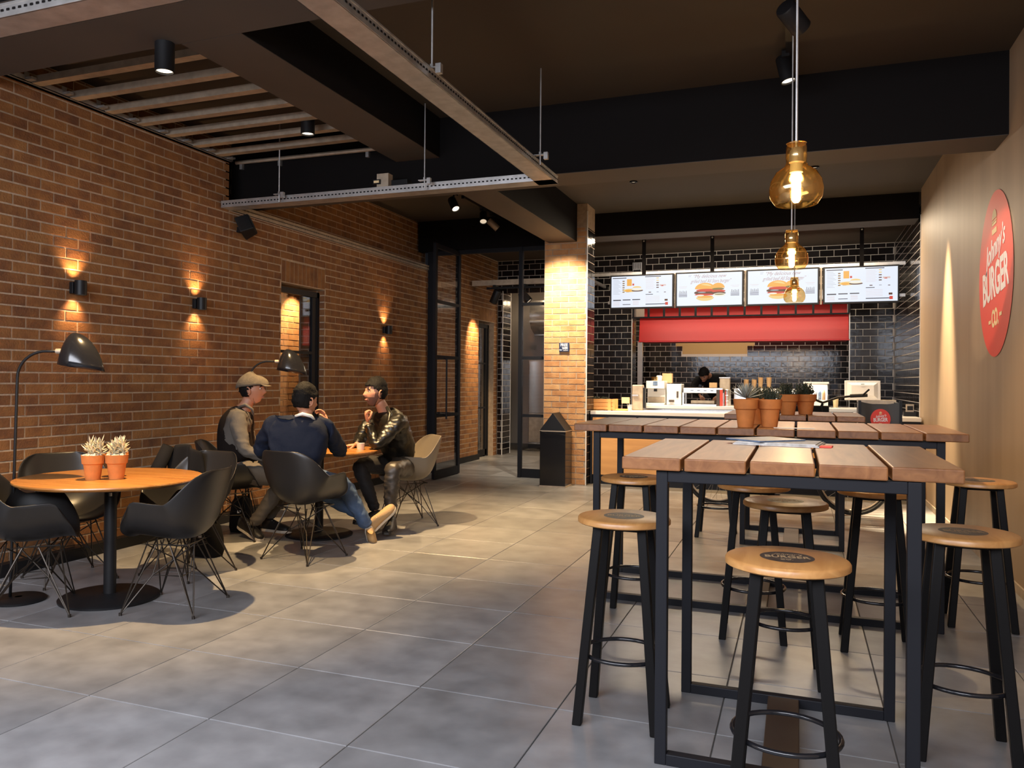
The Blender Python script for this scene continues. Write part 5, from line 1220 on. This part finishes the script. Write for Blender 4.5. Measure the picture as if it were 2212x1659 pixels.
def head_parts(par, mx, hair='short', beard=False):
    for s_ in (-1, 1):
        o = MB().sphere((.0745, s_*.031, .009), (.010, .012, .0065), 12, 8, mx=mx).build('eye', 'white', par, smooth='all')
        MB().sphere((.0822, s_*.031, .009), (.0035, .0055, .0055), 10, 6, mx=mx).build('iris', 'hair', o, smooth='all')
        MB().tube([(.088, s_*.014, .026), (.089, s_*.032, .031), (.078, s_*.050, .025)], [.004, .0045, .003], 6, mx=mx).build('eyebrow', 'hair', par, smooth='all')
    MB().sphere((.092, 0, -.064), (.010, .024, .0065), 12, 6, mx=mx).build('lips', M_['lips'], par, smooth='all')
    n, m_ = 48, 36; mb = MB(); vs_ = []; fs = []; keep = set()
    def hl(a):   # hairline height over azimuth
        ca = math.cos(a)
        if ca > .55: return .062
        if ca > .05: return .045-.06*(0.55-ca)*1.0
        if ca > -.25: return .004
        return -.056
    for i in range(m_+1):
        t = -PI/2+PI*i/m_
        for k in range(n):
            a = 2*PI*k/n; p = Vector(head_fn(a, t)); q = p.normalized(); th = .006+.017*max(0, p.z/.118)+(.0025*math.sin(k*1.7+i*2.3))
            p += q*(th+.006*noise.noise(Vector((p.x*22, p.y*22, p.z*70)))+.004*noise.noise(p*60))
            if math.cos(a) > .3 and p.z > .05: p.x += .004
            vs_.append(p)
    for i in range(m_):
        for k in range(n):
            a = 2*PI*(k+.5)/n; z = (vs_[i*n+k].z+vs_[(i+1)*n+k].z)/2
            if z > hl(a) and z < (.045 if hair == 'under_cap' else 9): fs.append((i*n+k, i*n+(k+1) % n, (i+1)*n+(k+1) % n, (i+1)*n+k))
    used = sorted({v for f in fs for v in f}); mp = {v: i for i, v in enumerate(used)}
    mb.add([vs_[v] for v in used], [tuple(mp[v] for v in f) for f in fs], mx)
    if hair != 'none': mb.build('hair', 'hair', par, smooth='all', solid=.008)
    if beard:
        mb = MB(); vs_ = []; fs = []
        for i in range(m_+1):
            t = -PI/2+PI*i/m_
            for k in range(n):
                a = 2*PI*k/n; p = Vector(head_fn(a, t)); vs_.append(p+p.normalized()*.0028)
        for i in range(m_):
            for k in range(n):
                a = 2*PI*(k+.5)/n; c = vs_[i*n+k]
                if math.cos(a) > -.05 and c.z < -.045 and not (abs(c.y) < .02 and -.075 < c.z < -.056) or (math.cos(a) > -.1 and math.cos(a) < .35 and c.z < .0): fs.append((i*n+k, i*n+(k+1) % n, (i+1)*n+(k+1) % n, (i+1)*n+k))
        used = sorted({v for f in fs for v in f}); mp = {v: i for i, v in enumerate(used)}
        mb.add([vs_[v] for v in used], [tuple(mp[v] for v in f) for f in fs], mx); mb.build('beard', M_['beard'], par, smooth='all')
M_['lips'] = mat('lips', (.42, .15, .11), .5); M_['beard'] = mat('short_beard', (.13, .058, .035), .8)
def frame(c, fwd, up=(0, 0, 1)):
    """head frame: x looks along fwd"""
    f = Vector(fwd).normalized(); u = Vector(up); s_ = u.cross(f).normalized(); u = f.cross(s_)
    return Matrix(((f.x, s_.x, u.x, c[0]), (f.y, s_.y, u.y, c[1]), (f.z, s_.z, u.z, c[2]), (0, 0, 0, 1)))
def hand(mb, wrist, d, palm, curl, side=1, s=1.0, spread=.10):
    """five separate fingers; d along the hand, palm = palm normal, side = +1 thumb on palm x d side"""
    d = Vector(d).normalized(); n_ = Vector(palm); n_ = (n_-d*n_.dot(d)).normalized(); u = d.cross(n_)*side; w0 = Vector(wrist)
    v, f = skin_mesh([[(w0, (.022*s, .017*s)), (w0+d*.030*s, (.032*s, .016*s)), (w0+d*.065*s, (.039*s, .015*s)), (w0+d*.088*s, (.037*s, .012*s))]], 2); mb.add(v, f)
    for i, (off, L_, r) in enumerate(((.030, .073, .0088), (.010, .080, .0092), (-.011, .074, .0088), (-.030, .060, .0078))):
        base = w0+d*.070*s+u*off*s; dd = (d+u*off*spread*30*.35).normalized(); pts = [(base, .0095*s)]; a = 0; p = base+dd*.020*s; pts.append((p, r*1.05*s))
        for k, ll in enumerate((.42, .31, .27)):
            a += curl*(1.0, 1.15, .7)[k]*(1+.06*i); q = dd*math.cos(a)+n_*math.sin(a); p = p+q*L_*ll*s; pts.append((p, r*(.98, .9, .8)[k]*s))
        v, f = skin_mesh([pts], 1); mb.add(v, f)
    b = w0+d*.022*s+u*.018*s+n_*.004*s; t1 = b+(d*.45+u*.75+n_*.35).normalized()*.038*s; t2 = t1+(d*.85+u*.15+n_*.45).normalized()*.032*s; t3 = t2+(d*.8-u*.35+n_*.5).normalized()*.026*s
    v, f = skin_mesh([[(b, .013*s), (t1, .0115*s), (t2, .0105*s), (t3, .009*s)]], 1); mb.add(v, f)
def shoe(par, heel, toe, m, sole='sole', up=(0, 0, 1), s=1.0):
    h, t_ = Vector(heel), Vector(toe); d = (t_-h).normalized(); u = Vector(up); sd = u.cross(d).normalized(); u = d.cross(sd); L_ = .285*s
    Mx = Matrix(((d.x, sd.x, u.x, h.x), (d.y, sd.y, u.y, h.y), (d.z, sd.z, u.z, h.z), (0, 0, 0, 1)))
    secs = [(-.01, .026, .085, .0), (.03, .036, .095, 0), (.08, .036, .092, 0), (.13, .038, .072, 0), (.18, .045, .056, 0), (.23, .046, .045, 0), (.265, .036, .036, 0), (.283, .018, .022, 0)]
    m1 = MB(); n = 14; vs_ = []; fs = []
    for x, wd, hh, z in secs:
        for k in range(n):
            a = PI*k/(n-1); vs_.append((x*s, wd*math.cos(a)*s, (.018+hh*max(0, math.sin(a))**.8)*s))
    for i in range(len(secs)-1):
        for k in range(n-1): fs.append((i*n+k, i*n+k+1, (i+1)*n+k+1, (i+1)*n+k))
        fs.append((i*n+n-1, i*n, (i+1)*n, (i+1)*n+n-1))
    fs.append(tuple(range(n))); fs.append(tuple((len(secs)-1)*n+k for k in range(n))[::-1]); m1.add(vs_, fs, Mx)
    o = m1.build('shoe', m, par, smooth='all')
    m2 = MB(); vs_ = []; fs = []; q = [(x*s, wd*1.08*s) for x, wd, _, _ in secs]; ring = [(x, w__) for x, w__ in q]+[(x, -w__) for x, w__ in q[::-1]]; N = len(ring)
    for z in (0, .022*s):
        for x, y in ring: vs_.append((x, y, z))
    fs = [tuple(range(N))[::-1], tuple(range(N, 2*N))]+[(i, (i+1) % N, N+(i+1) % N, N+i) for i in range(N)]
    m2.add(vs_, fs, Mx).build('sole', sole, o)
    m3 = MB()
    for k in range(4): m3.tube([(.10*s+.02*k*s, -.02*s, (.092-.009*k)*s), (.10*s+.02*k*s, 0, (.098-.010*k)*s), (.10*s+.02*k*s, .02*s, (.092-.009*k)*s)], .003*s, 5, mx=Mx)
    m3.build('laces', sole, o)
def cloth(par, name, m, chains, sub=2, lumpy=.0, seed=0):
    v, f = skin_mesh(chains, sub); mb = MB()
    if lumpy:
        vv = []
        me = bpy.data.meshes.new('t'); me.from_pydata(v, [], f); me.update()
        for x in me.vertices:
            q = Vector(x.co); n_ = noise.noise(q*11+Vector((seed, 0, 0)))+.8*(abs(noise.noise(Vector((q.x*14+q.z*10, q.y*14, q.z*26))+Vector((0, seed, 0))))*2-.5)
            vv.append(tuple(x.co+x.normal*n_*lumpy))
        bpy.data.meshes.remove(me); v = vv
    return mb.add(v, f).build(name, m, par, smooth='all')

def L(a, b, t): return Vector(a).lerp(Vector(b), t)
def person(label, J, opts):
    """J: joint positions in world space"""
    root = thing('person', label, 'person', (J['pelvis'].x, J['pelvis'].y, 0)); o0 = root.location.copy()
    J = {k: v-o0 for k, v in J.items()}
    body = MB(); ch = []
    ch.append([(J['pelvis'], (.09, .075)), (J['waist'], (.10, .08)), (J['chest'], (.09, .075)), (J['neckbase'], (.060, .058)), (J['neck'], .054), (J['skull'], .055)])
    for s_ in 'LR':
        ch.append([(J['chest'], (.09, .075)), (J['sh'+s_], .028), (L(J['sh'+s_], J['el'+s_], .5), .036), (J['el'+s_], .038), (L(J['el'+s_], J['wr'+s_], .4), .036), (J['wr'+s_], .026)])
        ch.append([(J['pelvis'], (.09, .075)), (J['hip'+s_], .06), (L(J['hip'+s_], J['kn'+s_], .5), .066), (J['kn'+s_], .05), (L(J['kn'+s_], J['an'+s_], .35), .047), (J['an'+s_], .036)])
    v, f = skin_mesh(ch, 2); body.add(v, f)
    H = frame(J['head'], opts['look'], opts.get('up', (0, 0, 1))); H = H @ Matrix.Scale(opts.get('hs', 1.0), 4); head_mesh(body, H)
    for s_ in 'LR':
        if s_ in opts.get('hands', {}):
            hd_ = opts['hands'][s_]; hand(body, J['wr'+s_], hd_[0], hd_[1], hd_[2], hd_[3])
    body.build('body', 'skin', root, smooth='all')
    head_parts(root, H, opts.get('hair', 'short'), opts.get('beard', False))
    k = opts.get('bulk', 1.0)
    top = [[(J['pelvis']+Vector((0, 0, .03)), (.165*k, .135*k)), (J['waist'], (.155*k, .13*k)), (J['chest'], (.185*k, .135*k)), (L(J['chest'], J['neckbase'], .75), (.13*k, .10*k)), (J['neckbase'], (.072, .070))]]
    if opts.get('sleeves', True):
        for s_ in 'LR': top.append([(J['chest'], (.185*k, .135*k)), (J['sh'+s_], .078*k), (L(J['sh'+s_], J['el'+s_], .5), .066*k), (J['el'+s_], .058*k), (L(J['el'+s_], J['wr'+s_], .5), .050*k), (L(J['el'+s_], J['wr'+s_], .93), .040*k)])
    cloth(root, opts.get('topname', 'jacket'), opts['top'], top, 3, opts.get('lump', .009), 3)
    if 'vest' in opts:
        cloth(root, 'vest', opts['vest'], [[(J['pelvis']+Vector((0, 0, .02)), (.19, .16)), (J['waist'], (.185, .155)), (J['chest'], (.205, .158)), (L(J['chest'], J['neckbase'], .7), (.145, .118)), (J['neckbase'], (.072, .068))]], 2, .004, 5)
    for s_ in 'LR':
        pm = opts['pants'] if isinstance(opts['pants'], str) else opts['pants'][s_]
        cloth(root, 'trouser_leg', pm, [[(J['pelvis'], (.13, .11)), (J['hip'+s_], .108), (L(J['hip'+s_], J['kn'+s_], .5), .094), (J['kn'+s_], .076), (L(J['kn'+s_], J['an'+s_], .4), .068), (L(J['kn'+s_], J['an'+s_], 1.0), .052)]], 3, .010, 7 if s_ == 'L' else 9)
    for s_ in 'LR':
        h, t_ = opts['shoes'][s_]; shoe(root, Vector(h)-o0, Vector(t_)-o0, opts['shoem'], opts.get('sole', 'sole'), opts.get('shoeup', {}).get(s_, (0, 0, 1)))
    return root, o0, H
V3 = Vector
# man in the navy jacket, back to the camera
c = V3((-3.42, 5.24, 0)); fd = V3((.10, .99, 0)).normalized(); sd = V3((fd.y, -fd.x, 0))   # sd = his right
def P(px, py, d): return Dp(px, py, d)
J2 = dict(pelvis=P(652, 1036, 6.22), waist=P(648, 1000, 6.16), chest=P(645, 942, 6.15), neckbase=P(656, 906, 6.16), neck=P(660, 893, 6.17), skull=P(661, 880, 6.17), head=P(659, 866, 6.18),
  shL=P(586, 918, 6.12), elL=P(562, 975, 6.30), wrL=P(590, 985, 6.60), shR=P(704, 925, 6.18), elR=P(738, 980, 6.50), wrR=P(708, 915, 6.52),
  hipL=P(622, 1040, 6.26), knL=P(640, 1030, 6.70), anL=P(790, 1118, 6.80), hipR=P(680, 1040, 6.26), knR=P(742, 1046, 6.62), anR=P(797, 1142, 6.72))
person('dark haired man in a navy jacket and blue jeans with his back turned', J2, dict(
  look=_rt*.62+_fw*.78+V3((0, 0, -.12)), hands={'R': (-_rt*.40+_up*.9+_fw*.1, -_rt*.8-_up*.3-_fw*.4, .55, 1), 'L': (_fw+_rt*.2, (0, 0, -1), .3, -1)},
  top='navy', pants='jeans', shoem='shoe_tan', bulk=1.08, lump=.010,
  shoes={'L': (P(802, 1148, 6.78), P(852, 1096, 6.88)), 'R': (P(796, 1140, 6.70), P(806, 1180, 6.80))},
  shoeup={'L': (-_rt*.6-_up*.1-_fw*.6), 'R': (-_fw*.9+_rt*.3)}))
pr2 = bpy.data.objects['person']; o0 = pr2.location
MB().tube([P(638, 899, 6.06)-o0, P(653, 894, 6.04)-o0, P(672, 899, 6.08)-o0, P(682, 910, 6.14)-o0], [.010, .013, .013, .008], 8).build('shirt_collar', 'white', pr2, smooth='all')
MB().tube([P(713, 926, 6.52)-o0, P(710, 919, 6.52)-o0], .036, 12).build('shirt_cuff', 'white', pr2, smooth='all')
# man in the flat cap, profile to the right
J1 = dict(pelvis=P(520, 1012, 6.85), waist=P(508, 975, 6.86), chest=P(508, 918, 6.87), neckbase=P(528, 882, 6.87), neck=P(536, 868, 6.87), skull=P(540, 854, 6.87), head=P(544, 842, 6.87),
  shL=P(520, 902, 7.05), elL=P(548, 975, 7.10), wrL=P(600, 985, 7.05), shR=P(512, 905, 6.70), elR=P(528, 975, 6.62), wrR=P(585, 992, 6.68),
  hipL=P(524, 1018, 6.94), knL=P(622, 1018, 7.0), anL=P(580, 1122, 7.0), hipR=P(524, 1022, 6.76), knR=P(618, 1032, 6.72), anR=P(545, 1135, 6.75))
r1, o1, H1 = person('man in a tweed flat cap, dark vest and grey shirt, in profile', J1, dict(
  look=_rt*1.0+_fw*.05+_up*.02, hands={'R': (_rt, (0, 0, -1), .35, 1), 'L': (_rt, (0, 0, -1), .35, -1)}, hair='under_cap', top='greyshirt', topname='shirt', vest='vest', pants='greypants', shoem='shoe_black', lump=.009,
  shoes={'L': (P(572, 1146, 7.0), P(612, 1150, 6.9)), 'R': (P(519, 1140, 6.86), P(562, 1166, 6.72))}, shoeup={'R': V3((0, 0, 1))-_rt*.15}))
MB().tube([P(516, 880, 6.80)-o1, P(530, 874, 6.76)-o1, P(545, 884, 6.78)-o1, P(548, 898, 6.80)-o1], [.012, .014, .012, .007], 8).build('shirt_collar', 'greyshirt', r1, smooth='all')
# flat cap
n, m_ = 36, 12; vs_ = []; fs = []
for i in range(m_+1):
    t = PI/2*i/m_
    for k in range(n):
        a = 2*PI*k/n; ca, sa = math.cos(a), math.sin(a)
        R1 = .124+(.020*max(0, ca)); x = -.006+R1*math.cos(t)*ca+(.012 if ca > 0 else 0)*math.sin(t); y = .102*math.cos(t)*sa; z = .036+.112*math.sin(t)-.030*max(0, ca)*math.sin(t)-(.022*max(0, -ca)*math.cos(t))+.003*math.sin(5*a)
        vs_.append((x, y, z))
for i in range(m_):
    for k in range(n): fs.append((i*n+k, i*n+(k+1) % n, (i+1)*n+(k+1) % n, (i+1)*n+k))
cp_ = MB().add(vs_, fs, H1).build('flat_cap', 'cap', r1, smooth='all', solid=.008)
vs_ = []; fs = []
for i in range(9):
    a = -1.05+2.1*i/8
    for j in range(4):
        q = j/3; x = .086+.062*math.cos(a)*q*1.0; y = math.sin(a)*.088*(1-.12*q); vs_.append((x+.015*math.cos(a), y, .046-.020*q-.10*y*y*6*.5))
for i in range(8):
    for j in range(3): fs.append((i*4+j, (i+1)*4+j, (i+1)*4+j+1, i*4+j+1))
MB().add(vs_, fs, H1).build('cap_peak', 'cap', cp_, smooth='all', solid=.006)
# bearded man in the dark leather jacket, facing left
J3 = dict(pelvis=P(868, 1004, 7.50), waist=P(862, 968, 7.46), chest=P(846, 922, 7.38), neckbase=P(829, 886, 7.32), neck=P(823, 874, 7.30), skull=P(817, 862, 7.27), head=P(812, 848, 7.25),
  shL=P(864, 908, 7.12), elL=P(812, 966, 7.00), wrL=P(795, 912, 7.08), shR=P(805, 905, 7.58), elR=P(778, 948, 7.40), wrR=P(770, 961, 7.15),
  hipL=P(876, 1010, 7.34), knL=P(848, 1012, 6.98), anL=P(842, 1118, 7.02), hipR=P(850, 1004, 7.62), knR=P(775, 1005, 7.30), anR=P(812, 1105, 7.30))
r3, o3, H3 = person('bearded dark haired man in a black leather jacket resting his chin on his fist', J3, dict(
  look=-_rt*.86-_fw*.50+_up*.03, beard=True, hands={'L': (_up*.95-_rt*.18-_fw*.1, _rt*.9+_fw*.3, 1.15, -1), 'R': (-_rt*.95-_up*.10-_fw*.1, (0, 0, -1), .45, 1)},
  top='leather', pants={'L': 'waxpants', 'R': 'darkpants'}, shoem='shoe_black', sole='shoe_black', bulk=1.04, lump=.013,
  shoes={'L': (P(850, 1140, 7.12), P(838, 1152, 6.9)), 'R': (P(822, 1128, 7.36), P(772, 1132, 7.2))}))
MB().tube([P(836, 880, 7.22)-o3, P(843, 895, 7.16)-o3, P(836, 930, 7.08)-o3, P(830, 960, 7.10)-o3], [.016, .02, .018, .012], 8).build('lapel', 'leather', r3, smooth='all')
# kitchen worker bending forward behind the pass
J4 = dict(pelvis=V3((-1.28, 14.9, 1.0)), waist=V3((-1.30, 14.75, 1.14)), chest=V3((-1.33, 14.55, 1.33)), neckbase=V3((-1.42, 14.36, 1.44)), neck=V3((-1.44, 14.30, 1.45)), skull=V3((-1.46, 14.24, 1.45)), head=V3((-1.47, 14.20, 1.45)),
  shL=V3((-1.14, 14.48, 1.38)), elL=V3((-1.08, 14.32, 1.16)), wrL=V3((-1.24, 14.12, 1.10)), shR=V3((-1.60, 14.44, 1.38)), elR=V3((-1.68, 14.28, 1.18)), wrR=V3((-1.52, 14.10, 1.10)),
  hipL=V3((-1.18, 14.92, .95)), knL=V3((-1.16, 14.86, .50)), anL=V3((-1.16, 14.95, .08)), hipR=V3((-1.40, 14.92, .95)), knR=V3((-1.42, 14.86, .50)), anR=V3((-1.42, 14.95, .08)))
r4, o4, H4 = person('kitchen worker in black bending forward behind the pass', J4, dict(
  look=(-.25, -.75, -.75), up=(-.1, -.6, .8), hands={'L': ((-.3, -.6, -.3), (0, 0, -1), .5, -1), 'R': ((.3, -.6, -.3), (0, 0, -1), .5, 1)},
  top='cloth_dark', pants='darkpants', shoem='shoe_black', sole='shoe_black', shoes={'L': ((-1.16, 15.0, 0), (-1.16, 14.7, 0)), 'R': ((-1.42, 15.0, 0), (-1.42, 14.7, 0))}))
# cups and small things on the second round table
def small_cup(px, py, label, m='white', r=.036, h=.055):
    q = Zp(px, py, .731); t = thing('paper_cup', label, 'cup', (q.x, q.y, .7305))
    MB().lathe([(r*.85, 0), (r, h), (r*.97, h), (r*.82, .004), (.001, .004)], 24, cap=False).build('cup', m, t, smooth=True); MB().lathe([(.001, h*.8), (r*.9, h*.8)], 20, cap=False).build('coffee', 'brownwood', t)
small_cup(779, 971, 'small white cup beside the hand of the man in the leather jacket')
small_cup(738, 973, 'small white cup at the navy jacket man\u2019s elbow', r=.03, h=.04)
pot((-3.87, 5.98, .7305), .10, .05, 'small potted succulent on the second round table, mostly hidden by the navy sleeve', 'cream', 'potted_succulent', seed=31, leafm='leaf_cream')
